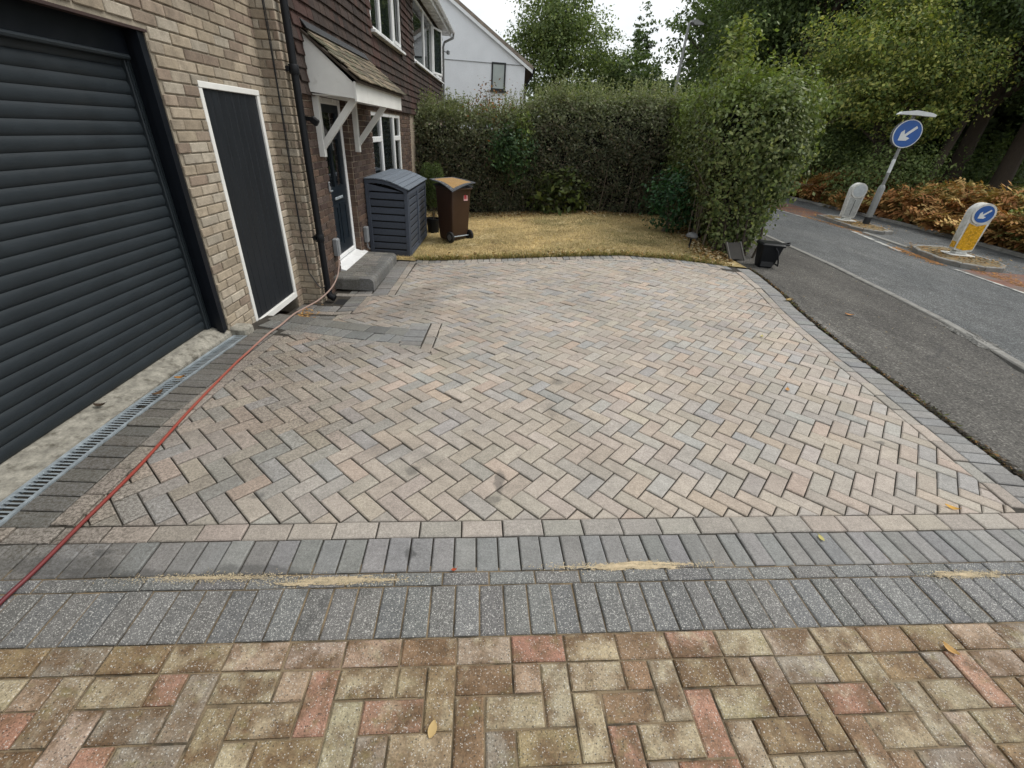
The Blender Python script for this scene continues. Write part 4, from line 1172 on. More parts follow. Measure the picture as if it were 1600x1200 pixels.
for i, (a, b) in enumerate(((BY0 + .055, (BY0+BY1)/2 - .006), ((BY0+BY1)/2 + .006, BY1 - .055))):
    mb = MB()
    for y in (a, b - .045): mb.bx(BX1 - .03, BX1 + .008, y, y + .045, BZ + .02, .72, bev=.003)
    mb.bx(BX1 - .03, BX1 + .006, a + .045, b - .045, .665, .715); mb.bx(BX1 - .03, BX1 + .006, a + .045, b - .045, BZ + .025, BZ + .07)
    do = mb.build('front_door_panel', M_STORE, bs); slat_panel('x', a + .04, b - .04, .8, 'slat', do)
mb = MB(); mb.box((BX1 + .012, (BY0+BY1)/2 - .03, .35), (.02, .02, .09), None, (2, 2, 2), 0, .003); mb.build('latch', M_STORE, bs)
mb = MB()                                          # curved gable trim under the lid
pts = [(BX0 + (BX1 - BX0) * i / 12, lidz(BX0 + (BX1 - BX0) * i / 12)) for i in range(13)]
mb.prism([(p[0], p[1] - .01) for p in pts] + [(p[0], p[1] - .06) for p in pts[::-1]], 'y', BY0 - .002, BY0 + .03); mb.build('lid_trim', M_STORE, bs)
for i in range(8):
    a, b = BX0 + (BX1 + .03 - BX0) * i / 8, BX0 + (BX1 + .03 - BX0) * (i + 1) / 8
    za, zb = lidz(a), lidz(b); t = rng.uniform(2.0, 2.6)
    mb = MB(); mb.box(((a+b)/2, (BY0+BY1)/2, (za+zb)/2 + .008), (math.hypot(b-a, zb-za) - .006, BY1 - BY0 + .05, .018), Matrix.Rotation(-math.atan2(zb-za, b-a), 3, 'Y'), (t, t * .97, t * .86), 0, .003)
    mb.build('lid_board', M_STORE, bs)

# ---------------------------------------------------------------- brown wheelie bin (local axes: +x is the wheel side)
wb = empty('wheelie_bin', (-.905, 8.92, hgt(-.9, 8.9) + .012), rad(-43), 'brown plastic wheelie bin standing on the dry lawn', 'bin')
def loft(secs, name, mat, root, smooth=False):
    mb = MB(); vs = []; fs = []; n = len(secs[0])
    for s_ in secs: vs += s_
    for i in range(len(secs) - 1):
        for k in range(n): a, b = i*n+k, i*n+(k+1) % n; fs.append((a, b, b+n, a+n))
    fs.append(tuple(range(n))[::-1]); fs.append(tuple((len(secs)-1)*n + k for k in range(n)))
    return mb.add(vs, fs).build(name, mat, root, smooth, local=True)
def rrect(x0, x1, y0, y1, z, r=.03, n=4):
    p = []
    for cx, cy, a0 in ((x1 - r, y1 - r, 0), (x0 + r, y1 - r, 90), (x0 + r, y0 + r, 180), (x1 - r, y0 + r, 270)):
        for k in range(n + 1):
            a = rad(a0 + 90 * k / n); p.append((cx + r * math.cos(a), cy + r * math.sin(a), z))
    return p
loft([rrect(-.17, .15, -.19, .19, .02), rrect(-.19, .16, -.20, .20, .06), rrect(-.20, .205, -.21, .21, .22), rrect(-.25, .235, -.235, .235, .93), rrect(-.26, .245, -.245, .245, .935), rrect(-.265, .25, -.25, .25, .97)], 'body', M_BROWNBIN, wb, True)
lid = loft([rrect(-.29, .27, -.265, .265, .972), rrect(-.295, .27, -.27, .27, .99), rrect(-.25, .24, -.23, .23, 1.0), rrect(-.12, .12, -.12, .12, 1.005)], 'lid', M_BLACKM, wb, True)
mb = MB(); mb.tube([(.24, -.2, .95), (.30, -.19, .955), (.30, .19, .955), (.24, .2, .95)], .016, 8); mb.build('handle_bar', M_BROWNBIN, wb, True, True)
mb = MB(); mb.tube([(.19, -.25, .10), (.19, .25, .10)], .012, 8); mb.build('axle', M_STEEL, wb, True, True)
for s_ in (-1, 1):
    mb = MB(); mb.lathe([(.05, -.025), (.092, -.025), (.10, -.018), (.10, .018), (.092, .025), (.05, .025)], (0, 0, 0), 24)
    mb.v = [(p[0] + .19, p[2] + s_ * .245, p[1] + .10) for p in mb.v]; wo = mb.build('wheel', M_RUBBER, wb, True, True)
    mb = MB(); mb.lathe([(.012, .0), (.055, 0), (.055, .012), (.02, .018)], (0, 0, 0), 20); mb.v = [(p[0] + .19, s_ * (.2705) + s_ * p[2] * .4, p[1] + .10) for p in mb.v]; mb.build('hub', M_HUB, wo, True, True)
mb = MB(); mb.box((.2305, .10, .80), (.004, .10, .12), Matrix.Rotation(rad(-3), 3, 'Y'), (1, .95, .95)); mb.box((.234, .085, .805), (.003, .045, .07), Matrix.Rotation(rad(-3), 3, 'Y'), (.75, .12, .15)); mb.box((.234, .125, .80), (.003, .03, .05), Matrix.Rotation(rad(-3), 3, 'Y'), (.8, .5, .5)); mb.build('sticker', M_STICK, wb, local=True)
# doormat thrown over the lid
dm = empty('doormat', (-.905, 8.92, hgt(-.9, 8.9) + .02), rad(-43), 'coir doormat with dark patterned border draped over the brown bin', 'doormat')
def matz(u, v):
    q = .75 * u - .66 * v
    return 1.065 - .09 * q - .62 * max(0, q - .16) ** 1.6 - .05 * max(0, -q - .1)
mb = MB(); nu, nv = 24, 18; vs = []; fs = []; mi = []
for side_ in (0, 1):
    for i in range(nu + 1):
        for k in range(nv + 1):
            u = -.29 + .64 * i / nu; v = -.33 + .57 * k / nv
            vs.append((u, v, matz(u, v) - side_ * .014))
N_ = (nu + 1) * (nv + 1)
border = lambda i, k: i < 2 or i >= nu - 2 or k < 2 or k >= nv - 2
for i in range(nu):
    for k in range(nv):
        a = i * (nv + 1) + k; q = (a, a + nv + 1, a + nv + 2, a + 1)
        mb.f.append(q); mb.m.append(1 if border(i, k) else 0); mb.f.append(tuple(x_ + N_ for x_ in q[::-1])); mb.m.append(1)
def rimq(a, b): mb.f.append((a, b, b + N_, a + N_)); mb.m.append(1)
for i in range(nu):
    rimq(i*(nv+1), (i+1)*(nv+1)); rimq((i+1)*(nv+1)+nv, i*(nv+1)+nv)
for k in range(nv): rimq(k+1, k); rimq(nu*(nv+1)+k, nu*(nv+1)+k+1)
mb.v = vs; mb.t = [(1, 1, 1)] * len(vs)
mb.build('mat', [M_COIR, M_MATB], dm, True, True)
mb = MB()
for i in range(26):                                  # pale scroll pattern on the border
    u = -.26 + .58 * (i % 13) / 12; v = -.302 if i < 13 else .212
    mb.box((u, v, matz(u, v) + .003), (.028, .018, .003), Matrix.Rotation(.7 if i % 2 else -.7, 3, 'Z') @ Matrix.Rotation(.5 if v < 0 else 0, 3, 'X'))
for i in range(10):
    v = -.25 + .43 * i / 9; u = .325; mb.box((u, v, matz(u, v) + .003), (.018, .028, .003), Matrix.Rotation(.6 if i % 2 else -.6, 3, 'Z'))
mb.build('border_pattern', M_GREYBOX, dm, False, True)

# ---------------------------------------------------------------- foliage helpers
def leaf_cloud(P, Nn, size, cols, r, wid=.55, orient=.55, var=.25):
    """P (n,3) leaf centres, Nn outward directions -> quads + tints"""
    n = len(P)
    d1 = r.normal(0, 1, (n, 3)); nrm = Nn * orient + d1 * (1 - orient) * .6
    nrm /= np.linalg.norm(nrm, axis=1)[:, None] + 1e-9
    t = r.normal(0, 1, (n, 3)); a = np.cross(nrm, t); a /= np.linalg.norm(a, axis=1)[:, None] + 1e-9
    b = np.cross(nrm, a)
    L = (size * r.uniform(.45, 1.55, n))[:, None]
    a = a * L * .5; b = b * L * .5 * wid
    V = np.stack([P - a, P + b, P + a, P - b], 1)
    C = np.array(cols)[r.randint(0, len(cols), n)] * r.uniform(1 - var, 1 + var, (n, 1))
    return V, C

# ---------------------------------------------------------------- hedges
def box_hedge(name, label, path, half, ztop, zbase, n_cl, per, size, cols, seed, mat, shoots=0, shoot_cols=None, bulge=None, topcols=None, front=.55, endsh=.12):
    """hedge following a path; half(t,z) is the half width, ztop(t) the height"""
    r = np.random.RandomState(seed)
    mid = path[len(path)//2]; root = empty(name, (mid[0], mid[1], zbase(mid[0], mid[1])), 0, label, 'hedge')
    pl = [Vector((p[0], p[1])) for p in path]; seg = [(b - a).length for a, b in zip(pl, pl[1:])]; T = sum(seg)
    def at(t):
        s = t * T
        for i, l in enumerate(seg):
            if s <= l or i == len(seg) - 1:
                k = s / l; p = pl[i].lerp(pl[i+1], k); dd = (pl[i+1] - pl[i]).normalized(); return p, Vector((dd.y, -dd.x)), dd
            s -= l
    PC = []; NC = []; HC = []
    ncap = int(n_cl * .12)
    for i in range(n_cl):
        t = r.rand(); p, nm, dd = at(t); zt = ztop(t); zb = zbase(p.x, p.y)
        k = r.rand()
        if i < ncap:                               # the two end caps
            e = 0 if r.rand() < .5 else 1; p, nm, dd = at(e); zt = ztop(e); zh = r.rand() ** .9 * zt; hw = half(e, zh / zt)
            o_ = r.uniform(-1, 1) * hw; q = p + nm * o_ - dd * (1 if e == 0 else -1) * (hw * .35 * math.sqrt(max(0, 1 - (o_/hw)**2)))
            PC.append((q.x, q.y, zb + zh)); v = -dd * (1 if e == 0 else -1); NC.append((v.x, v.y, .25)); HC.append(zh / zt)
        elif k < .26:
            hw = half(t, 1.0); o_ = r.uniform(-1, 1) * hw; q = p + nm * o_
            PC.append((q.x, q.y, zb + zt + r.normal(0, .05))); NC.append((0, 0, 1)); HC.append(1)
        else:
            zh = r.rand() ** .9 * zt; hw = half(t, zh / zt); sgn = 1 if r.rand() < front else -1
            q = p + nm * sgn * (hw - abs(r.normal(0, .07)) + .04 * math.sin(t * 40 + zh * 6)); PC.append((q.x, q.y, zb + zh)); NC.append((nm.x * sgn, nm.y * sgn, .35)); HC.append(zh / zt)
    PC = np.array(PC); NC = np.array(NC, dtype=float); NC /= np.linalg.norm(NC, axis=1)[:, None]; HC = np.array(HC)
    P = np.repeat(PC, per, 0); Nn = np.repeat(NC, per, 0); Hh = np.repeat(HC, per, 0)
    n = len(P); spread = size * 2.1
    out_d = np.abs(r.normal(0, 1, n)) * spread * .9 - spread * .7
    P = P + r.normal(0, 1, (n, 3)) * spread * .62 + Nn * out_d[:, None]
    V, C = leaf_cloud(P, Nn, size, cols, r)
    cl = np.repeat(r.uniform(.68, 1.3, n_cl), per)[:, None]; C = C * cl
    if topcols is not None:
        tt = np.array(topcols)[r.randint(0, len(topcols), n)] * r.uniform(.75, 1.25, (n, 1)); k = np.clip((Hh - .70) / .34 + r.normal(0, .22, n), 0, 1)[:, None]; C = C * (1 - k) + tt * k
    VV = [V]; CC = [C]
    tw = MB()
    if shoots:
        for i in range(shoots):
            t = r.rand(); p, nm, dd = at(t); hw = half(t, 1); o_ = r.uniform(-1, 1) * hw; q = p + nm * o_; zb = zbase(p.x, p.y) + ztop(t) - .12
            L = r.uniform(.15, .55) ** 1.0 * (1 + .35 * r.rand()) * (1.15 if r.rand() < .15 else 1); lean = r.normal(0, .14, 2); m_ = int(18 + L * 45)
            s_ = r.rand(m_); Q = np.stack([q.x + lean[0] * s_ * L, q.y + lean[1] * s_ * L, zb + s_ * L], 1) + r.normal(0, .014, (m_, 3))
            nn = r.normal(0, 1, (m_, 3)); nn[:, 2] = abs(nn[:, 2]); v, c = leaf_cloud(Q, nn, size * .72, shoot_cols or cols, r, .5, .3)
            VV.append(v); CC.append(c)
            if i % 3 == 0: tw.tube([(q.x, q.y, zb), (q.x + lean[0]*L, q.y + lean[1]*L, zb + L)], [.004, .0015], 4)
    fol = quads('foliage', np.concatenate(VV) - np.array(root.location), np.concatenate(CC), mat, root)
    # stems and inner twigs
    for i in range(160):
        t = r.rand(); p, nm, dd = at(t); zb = zbase(p.x, p.y); hw = half(t, .5); o_ = r.uniform(-.9, .9) * hw; q = p + nm * o_
        h_ = ztop(t) * r.uniform(.4, .85); tw.tube([(q.x, q.y, zb - .05), (q.x + r.normal(0, .08), q.y + r.normal(0, .08), zb + h_ * .5), (q.x + r.normal(0, .2), q.y + r.normal(0, .2), zb + h_)], [r.uniform(.008, .03), .012, .004], 5)
    for i in range(700):
        t = r.rand(); p, nm, dd = at(t); zh = r.rand() * ztop(t); sg = 1 if r.rand() < front else -1; q = p + nm * sg * half(t, zh / ztop(t)) * r.uniform(.90, 1.06); zb = zbase(p.x, p.y) + zh
        v = Vector((r.normal(0, .2), r.normal(0, .2), r.uniform(-.05, .3))); tw.tube([(q.x, q.y, zb), (q.x + v.x, q.y + v.y, zb + v.z)], [.005, .002], 4)
    tw.build('stems', M_TWIG, root)
    # opaque heart added to block light and sight, near-black for the inner shade
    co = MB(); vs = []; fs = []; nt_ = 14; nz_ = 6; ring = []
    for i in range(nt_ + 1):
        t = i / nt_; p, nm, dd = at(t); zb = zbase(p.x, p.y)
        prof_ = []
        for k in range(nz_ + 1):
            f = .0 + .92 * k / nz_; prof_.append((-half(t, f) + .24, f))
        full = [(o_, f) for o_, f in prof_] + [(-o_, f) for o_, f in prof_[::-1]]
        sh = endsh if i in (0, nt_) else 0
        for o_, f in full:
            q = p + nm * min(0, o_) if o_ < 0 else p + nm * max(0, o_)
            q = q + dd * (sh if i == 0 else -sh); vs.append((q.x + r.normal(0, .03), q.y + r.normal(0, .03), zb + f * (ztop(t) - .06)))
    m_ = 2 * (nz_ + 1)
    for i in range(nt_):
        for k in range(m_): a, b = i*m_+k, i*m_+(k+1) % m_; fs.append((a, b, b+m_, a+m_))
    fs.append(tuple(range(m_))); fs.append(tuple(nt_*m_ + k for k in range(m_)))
    co.add(vs, fs).build('dark_core', M_CORE, root)
    return root
DARKG = [(0.0902, 0.1034, 0.0572), (0.1155, 0.1265, 0.0682), (0.0726, 0.0836, 0.0484), (0.1375, 0.143, 0.0825), (0.1045, 0.11, 0.0726), (0.154, 0.1265, 0.088), (0.055, 0.066, 0.0374)]
GREYG = [(.20, .235, .115), (.24, .265, .15), (.16, .20, .09), (.27, .28, .18)]
GREEN = [(.13, .17, .055), (.165, .20, .07), (.095, .13, .044), (.21, .235, .09), (.14, .16, .065), (.07, .10, .035)]
hz = lambda x, y: hgt(min(x, 3), y, True)
box_hedge('back_hedge', 'dark clipped hedge with pale wispy top along the back of the lawn', [(-2.25, 12.75), (-1.3, 12.65), (0, 12.5), (1.5, 12.35), (3.2, 12.35), (4.6, 12.5)],
          lambda t, z: .55 * (.85 + .15 * math.sin(z * 2.6)), lambda t: 2.16 + .26 * ss(.38, .55, t) + .06 * math.sin(t * 17), hz, 2700, 26, .058, DARKG, 21, M_LEAF, 850, GREYG, topcols=GREYG, front=.86)
def hr(t, z): return (.26 + .50 * math.sin(min(1, max(0, z * 1.05 - .04)) * math.pi * .62)) * (1.0 - .12 * t)
box_hedge('roadside_hedge', 'bushy green hedge bulging over the pavement at the lawn corner', [(4.22, 8.1), (4.38, 8.9), (4.5, 9.9), (4.62, 11.0), (4.75, 12.2), (5.0, 14.0)],
          hr, lambda t: 2.42 - .10 * t + .12 * math.sin(t * 23), lambda x, y: .02, 2000, 34, .066, GREEN, 22, M_LEAFG, 170, [(.14, .19, .05), (.18, .21, .06), (.10, .15, .04)], topcols=[(.16, .21, .06), (.13, .18, .05)], endsh=.5)
# tall sprays and side shrub growing out of hedges
def shrub(name, label, c, rx, ry, rz, n_cl, per, size, cols, seed, mat=M_LEAFG, cat='shrub', stem=True, group=None, hollow=.55):
    r = np.random.RandomState(seed); root = empty(name, c, 0, label, cat, group)
    dirs = r.normal(0, 1, (n_cl, 3)); dirs /= np.linalg.norm(dirs, axis=1)[:, None]; rr = r.uniform(hollow, 1.0, n_cl) ** .6
    PC = dirs * rr[:, None] * np.array([rx, ry, rz]) + np.array([0, 0, rz])
    PC[:, 2] = np.maximum(PC[:, 2], .03)
    P = np.repeat(PC, per, 0) + r.normal(0, 1, (n_cl * per, 3)) * min(.30, .22 * min(rx, rz) + size * .8); Nn = np.repeat(dirs, per, 0) + np.array([0, 0, .4])
    V, C = leaf_cloud(P, Nn, size, cols, r); C *= np.repeat(r.uniform(.7, 1.3, n_cl), per)[:, None]
    quads('foliage', V, C, mat, root)
    if stem:
        mb = MB()
        for i in range(7):
            e = PC[r.randint(0, n_cl)]; mb.tube([(r.normal(0, .05), r.normal(0, .05), -.05), (e[0]*.4, e[1]*.4, e[2]*.5), tuple(e)], [.018 + .02 * rz * .3, .012, .004], 6)
        mb.build('stems', M_TWIG, root, False, True)
    return root
shrub('holly_shrub', 'glossy dark green holly growing out of the back hedge', (.22, 11.78, .75), .42, .3, .5, 80, 26, .075, [(.04, .085, .035), (.055, .105, .045), (.075, .13, .05)], 31)
shrub('laurel_shrub', 'low yellowish green laurel leaves at the foot of the back hedge', (1.45, 11.72, -.05), .62, .3, .42, 60, 16, .12, [(.075, .10, .025), (.10, .12, .035), (.055, .08, .022)], 32)
shrub('sapling', 'pale green upright shoots against the hedge above the holly', (.45, 11.75, 1.25), .16, .16, .42, 40, 18, .06, [(.15, .20, .05), (.18, .22, .07)], 33)
shrub('dead_sprigs', 'dead orange brown sprigs sticking up from the hedge top', (-.3, 12.3, 1.45), .55, .3, .55, 70, 12, .055, [(.24, .11, .04), (.17, .10, .05), (.30, .15, .05), (.14, .12, .08)], 34, M_DRY)
shrub('yew_shrub', 'bright dark green low shrub at the left foot of the roadside hedge', (3.55, 9.7, .05), .42, .42, .55, 70, 26, .075, [(.03, .09, .035), (.05, .12, .045), (.025, .065, .028)], 35)
shrub('hedge_spray', 'tall leafy spray rising above the roadside hedge', (4.0, 9.3, 2.25), .30, .3, .62, 70, 20, .075, [(.17, .21, .055), (.14, .19, .05), (.20, .22, .07)], 36)
shrub('hedge_spray', 'ragged loose shoots on top of the hedge beside the tall spray', (4.55, 8.7, 2.1), .34, .34, .36, 60, 18, .075, [(.17, .21, .055), (.14, .19, .05), (.20, .22, .07)], 39, hollow=.2)
shrub('hedge_spray', 'broad leafy bulge on the road side of the hedge', (4.85, 9.15, .95), .45, .6, .75, 150, 30, .066, GREEN, 37)
shrub('hedge_spray', 'rounded leafy front corner of the hedge above the pavement', (4.28, 8.0, .72), .52, .40, .92, 190, 32, .066, GREEN, 38)
mb = MB(); r = random.Random(5)
for i in range(9):
    x, y = 3.9 + .55 * i / 8 + r.uniform(-.06, .06), 7.85 + r.uniform(-.15, .25)
    mb = MB(); mb.tube([(x, y, -.06), (x + r.uniform(-.06, .06), y + r.uniform(0, .1), .25), (x + r.uniform(-.12, .12), y + r.uniform(0, .2), .8)], [r.uniform(.02, .045), .02, .012], 7)
    mb.build('stem', M_BARK, bpy.data.objects['roadside_hedge'])

# potted conifer behind the bin store
pc = empty('potted_conifer', (-1.40, 9.62, -.3), 0, 'two topped clipped conifer in a black pot behind the bin store', 'potted plant')
mb = MB(); mb.lathe([(.11, 0), (.14, .26), (.155, .26), (.155, .30), (.135, .30), (.13, .26)], (0, 0, 0), 20); mb.build('pot', M_BLACK, pc, True, True)
mb = MB(); mb.tube([(0, 0, .2), (.01, 0, .6), (-.01, .01, 1.2)], [.014, .012, .006], 8); mb.tube([(.03, .02, .2), (.04, .02, .7)], [.01, .008], 8); mb.build('stem', M_BARK, pc, True, True)
r = np.random.RandomState(41); VV = []; CC = []
for (cx, cz, rx, rz) in ((-.10, 1.02, .15, .32), (.09, 1.0, .16, .36), (0, .72, .17, .22)):
    n = 2600; dd = r.normal(0, 1, (n, 3)); dd /= np.linalg.norm(dd, axis=1)[:, None]; P = dd * np.array([rx, rx, rz]) * r.uniform(.75, 1.03, (n, 1)) + np.array([cx, 0, cz])
    v, c = leaf_cloud(P, dd, .03, [(.075, .11, .035), (.10, .14, .045), (.055, .08, .028)], r, .35, .2); VV.append(v); CC.append(c)
quads('foliage', np.concatenate(VV), np.concatenate(CC), M_LEAF, pc)

# ---------------------------------------------------------------- small things by the hedge and on the pavement
fcad = empty('food_caddy', (4.38, 7.15, -.01), rad(-10), 'black plastic food waste caddy standing on the pavement', 'caddy')
loft([rrect(-.115, .095, -.10, .10, 0), rrect(-.12, .10, -.105, .105, .02), rrect(-.13, .13, -.12, .12, .09), rrect(-.155, .165, -.145, .145, .34)], 'body', M_BLACK, fcad, True)
loft([rrect(-.175, .185, -.16, .16, .34), rrect(-.178, .19, -.163, .163, .365), rrect(-.16, .17, -.145, .145, .385)], 'lid', M_BLACK, fcad, True)
mb = MB(); mb.tube([(.18, -.06, .365), (.26, -.05, .375), (.285, 0, .395), (.26, .05, .375), (.18, .06, .365)], .014, 8); mb.build('lid_lug', M_BLACK, fcad, True, True)
mb = MB(); mb.tube([(.03, -.165, .33), (.07, -.185, .28), (.13, -.185, .12), (.15, -.16, .06), (.15, .16, .06), (.13, .185, .12), (.07, .185, .28), (.03, .165, .33)], .012, 8); mb.build('handle', M_BLACK, fcad, True, True)
mb = MB(); mb.bx(-.1, .09, -.124, -.11, .02, .10, bev=.004); mb.build('foot_panel', M_BLACKM, fcad, False, True)

gl = empty('garden_light', (3.50, 8.17, lawn_z(3.5, 8.17)), 0, 'small dark mushroom shaped garden light on the lawn edge', 'garden light')
mb = MB(); mb.lathe([(.016, 0), (.016, .16), (.03, .17), (.03, .19)], (0, 0, 0), 12); mb.build('stake', M_BLACK, gl, True, True)
mb = MB(); mb.lathe([(.06, .175), (.105, .19), (.11, .205), (.095, .24), (.06, .265), (.02, .275)], (0, 0, 0), 20); mb.build('dome', simple('dull_grey', (.085, .085, .085), .5, .1, 8), gl, True, True)

bd = empty('leaning_board', (4.06, 7.42, -.02), rad(18), 'weathered grey board frame leaning at the foot of the hedge', 'board')
rotb = Matrix.Rotation(rad(-38), 3, 'X')
for a in ((-.20, .20, -.012, .012, 0, .34),):
    mb = MB(); mb.box((0, .10, .15), (.30, .018, .30), rotb); mb.build('panel', simple('weathered_wood', (.035, .032, .028), .9, .3, 8), bd, False, True)
for x in (-.15, .15):
    mb = MB(); mb.box((x, .095, .15), (.022, .03, .33), rotb); mb.build('edge_batten', simple('weathered_batten', (.11, .105, .095), .9, .3, 8), bd, False, True)

# worn concrete lozenge by the kerb
tag(blob_sheet('concrete_patch', (5.30, 4.35, -.006), .10, .34, .02, M_KERB, 12, -.22, 40, 90), 'worn pale concrete kerb end lying beside the carriageway', 'kerb block')

# hose
hp = [(-1.78, .85), (-1.80, 1.02), (-1.80, 1.17), (-1.815, 1.41), (-1.838, 1.80), (-1.92, 2.37), (-2.0, 3.0), (-2.03, 3.3), (-2.07, 3.7), (-2.09, 4.0), (-2.10, 4.3)]
H3 = [(x, y, Zup(x, y) + .012) for x, y in hp]
H3 = H3[:-2] + [(-2.06, 3.92, -.088), (-2.07, 4.12, -.098), (-2.075, 4.30, -.108), (-2.07, 4.5, -.13), (-2.025, 4.82, -.14), (-1.985, 5.12, -.10), (-2.005, 5.42, -.05), (-2.06, 5.68, .01), (-2.095, 5.82, .10)]
def smooth_path(p, n=8):
    q = []
    p = [Vector(a) for a in p]
    for i in range(len(p) - 1):
        p0, p1, p2, p3 = p[max(0, i-1)], p[i], p[i+1], p[min(len(p)-1, i+2)]
        for k in range(n):
            t = k / n; q.append(.5 * ((2*p1) + (p2-p0)*t + (2*p0-5*p1+4*p2-p3)*t*t + (3*p1-p0-3*p2+p3)*t**3))
    q.append(p[-1]); return q
mb = MB(); mb.tube(smooth_path(H3), .0085, 10); tag(mb.build('garden_hose', M_HOSE, None, True), 'red garden hose stretched from the front door across the paving', 'hose')

# ---------------------------------------------------------------- fallen leaves on the paving
def fallen(label, x, y, z, size, rz, col, curl=.3):
    mb = MB(); n = 7; vs = []; fs = []
    for i in range(n):
        t = i / (n - 1); wd = .28 * math.sin(math.pi * min(1, t * .93 + .05)) ** .8 * size
        for s_ in (-1, 0, 1): vs.append(((t - .5) * size, s_ * wd, curl * size * ((t - .5) ** 2 + (.28 * abs(s_)) ** 2 * 2) + .002))
    for i in range(n - 1):
        for k in range(2): a = i*3+k; fs.append((a, a+1, a+4, a+3))
    mb.add(vs, fs, col); mb.tube([(size*.48, 0, .004 + curl*size*.25), (size*.66, .01, .008 + curl*size*.3)], .0012, 4, (col[0]*.6, col[1]*.6, col[2]*.6))
    o = mb.build('fallen_leaf', M_DRY, None, True, True); o.location = (x, y, z); o.rotation_euler = (0, 0, rz); tag(o, label, 'leaf', 'fallen leaves')
YL = (.50, .36, .10); TAN = (.50, .36, .17); BRN = (.32, .16, .05); GRY = (.45, .40, .15)
fallen('pale tan leaf on the buff pavers at the bottom, left of centre', -.14, .645, .004, .05, 1.4, TAN)
fallen('curled tan leaf on the buff pavers at lower right', 1.83, .925, .006, .055, 2.0, (.48, .30, .12), .6)
fallen('orange leaf on the pavers near the right front corner of the driveway', 2.56, 1.70, .004, .06, -.6, (.55, .32, .08), .5)
fallen('small yellow leaf on the charcoal border at right', 1.66, 1.46, .004, .04, 1.6, GRY)
fallen('tan leaf on the right charcoal edging halfway up the drive', 3.72, 5.3, .006, .10, .4, TAN, .7)
fallen('orange brown leaf lying on the tarmac pavement beside the edging', 4.25, 4.9, -.006, .085, -.5, (.45, .22, .09), .5)
fallen('brown curled leaf lying on the drain grating', -2.21, 2.72, .0, .06, .5, BRN, .8)
fallen('dark crumpled leaf on the near part of the drain', -2.21, 2.5, .002, .07, 1.2, (.10, .06, .035), .8)
fallen('dark leaf on the concrete threshold by the garage door', -2.45, 2.33, .006, .06, .3, (.05, .035, .025), .9)
fallen('small yellow leaf on the herringbone near the right edging', 2.72, 4.05, .006, .05, .9, GRY)
fallen('orange leaf on the herringbone towards the right side', 2.35, 2.95, .006, .055, 1.0, (.48, .27, .12), .5)
fallen('small red leaf in the charcoal joint at the centre', -.13, 1.225, .004, .024, .2, (.36, .07, .03))
fallen('pale leaf lying on the far paving near the lawn', 2.35, 6.45, .006, .09, .4, (.55, .47, .32))
def leafpile(r): return (-2.22 + abs(r.normal(0, .07)), 4.62 + r.normal(0, .16), -.30 + .05 * r.rand())
debris('leaf_pile', 'brown leaves gathered in the hollow under the white framed door', leafpile, 120, 14, .05, [(.34, .18, .06), (.25, .12, .04), (.42, .26, .10)], flat=.35)
def speck(r):
    y = 3.4 + 5 * r.rand(); x = r.uniform(rox(y) + .1, kerbx(y) - .1); return (x, y, -.008)
debris('pavement_litter', 'tiny pale petals and bits scattered on the tarmac pavement', speck, 160, 15, .022, [(.5, .47, .4), (.35, .25, .12), (.2, .15, .09)], flat=.1)

# ---------------------------------------------------------------- traffic island furniture
def island(name, label, pts, zt):
    root = empty(name, (sum(p[0] for p in pts)/len(pts), sum(p[1] for p in pts)/len(pts), -.045), 0, label, 'traffic island')
    cx, cy = root.location.x, root.location.y
    inn = [(cx + (p[0]-cx) * .84, cy + (p[1]-cy) * .90) for p in pts]
    mb = MB(); mb.prism(inn, 'z', -.2, zt - .006); mb.build('surface', M_ISL, root)
    n = len(pts)
    for i in range(n):
        a, b, c, dd = pts[i], pts[(i+1) % n], inn[(i+1) % n], inn[i]
        g_ = rng.uniform(.75, 1.05); mb = MB()
        k = .006
        e = Vector((b[0]-a[0], b[1]-a[1])).normalized() * k
        q = [(a[0]+e.x, a[1]+e.y), (b[0]-e.x, b[1]-e.y), (c[0]-e.x, c[1]-e.y), (dd[0]+e.x, dd[1]+e.y)]
        if area(q) < 0: q = q[::-1]
        paver(mb, q, (g_, g_, g_), lambda x, y: zt, .014, .25, .004); mb.build('kerb_stone', M_KERB, root)
    return root
island('traffic_island', 'kerbed traffic island carrying the yellow bollard', [(8.62, 8.55), (8.72, 8.12), (8.98, 7.88), (9.35, 7.9), (9.72, 8.2), (9.88, 8.7), (9.95, 9.3), (10.0, 9.9), (9.1, 9.75), (8.78, 9.15)], .04)
island('traffic_island', 'kerbed traffic island around the sign pole and white bollard', [(9.45, 12.2), (9.5, 11.75), (9.85, 11.45), (10.2, 11.6), (10.42, 12.2), (10.5, 13.0), (10.6, 13.9), (10.2, 14.3), (9.75, 14.1), (9.6, 13.2)], .04)
kerb_run('crossing_kerb', lambda y: 9.12 + (y - 9.8) * .17, 9.82, 11.6, .9, .14, -.25, -.02)
def isl_pt(r):
    return (9.3 + r.normal(0, .35), 8.9 + r.normal(0, .5), .038 + .01*r.rand()) if r.rand() < .5 else (10.0 + r.normal(0, .3), 12.8 + r.normal(0, .6), .038 + .01*r.rand())
debris('island_litter', 'orange brown needles and leaves lying on the traffic islands', isl_pt, 1600, 16, .06, DRYC, flat=.3)
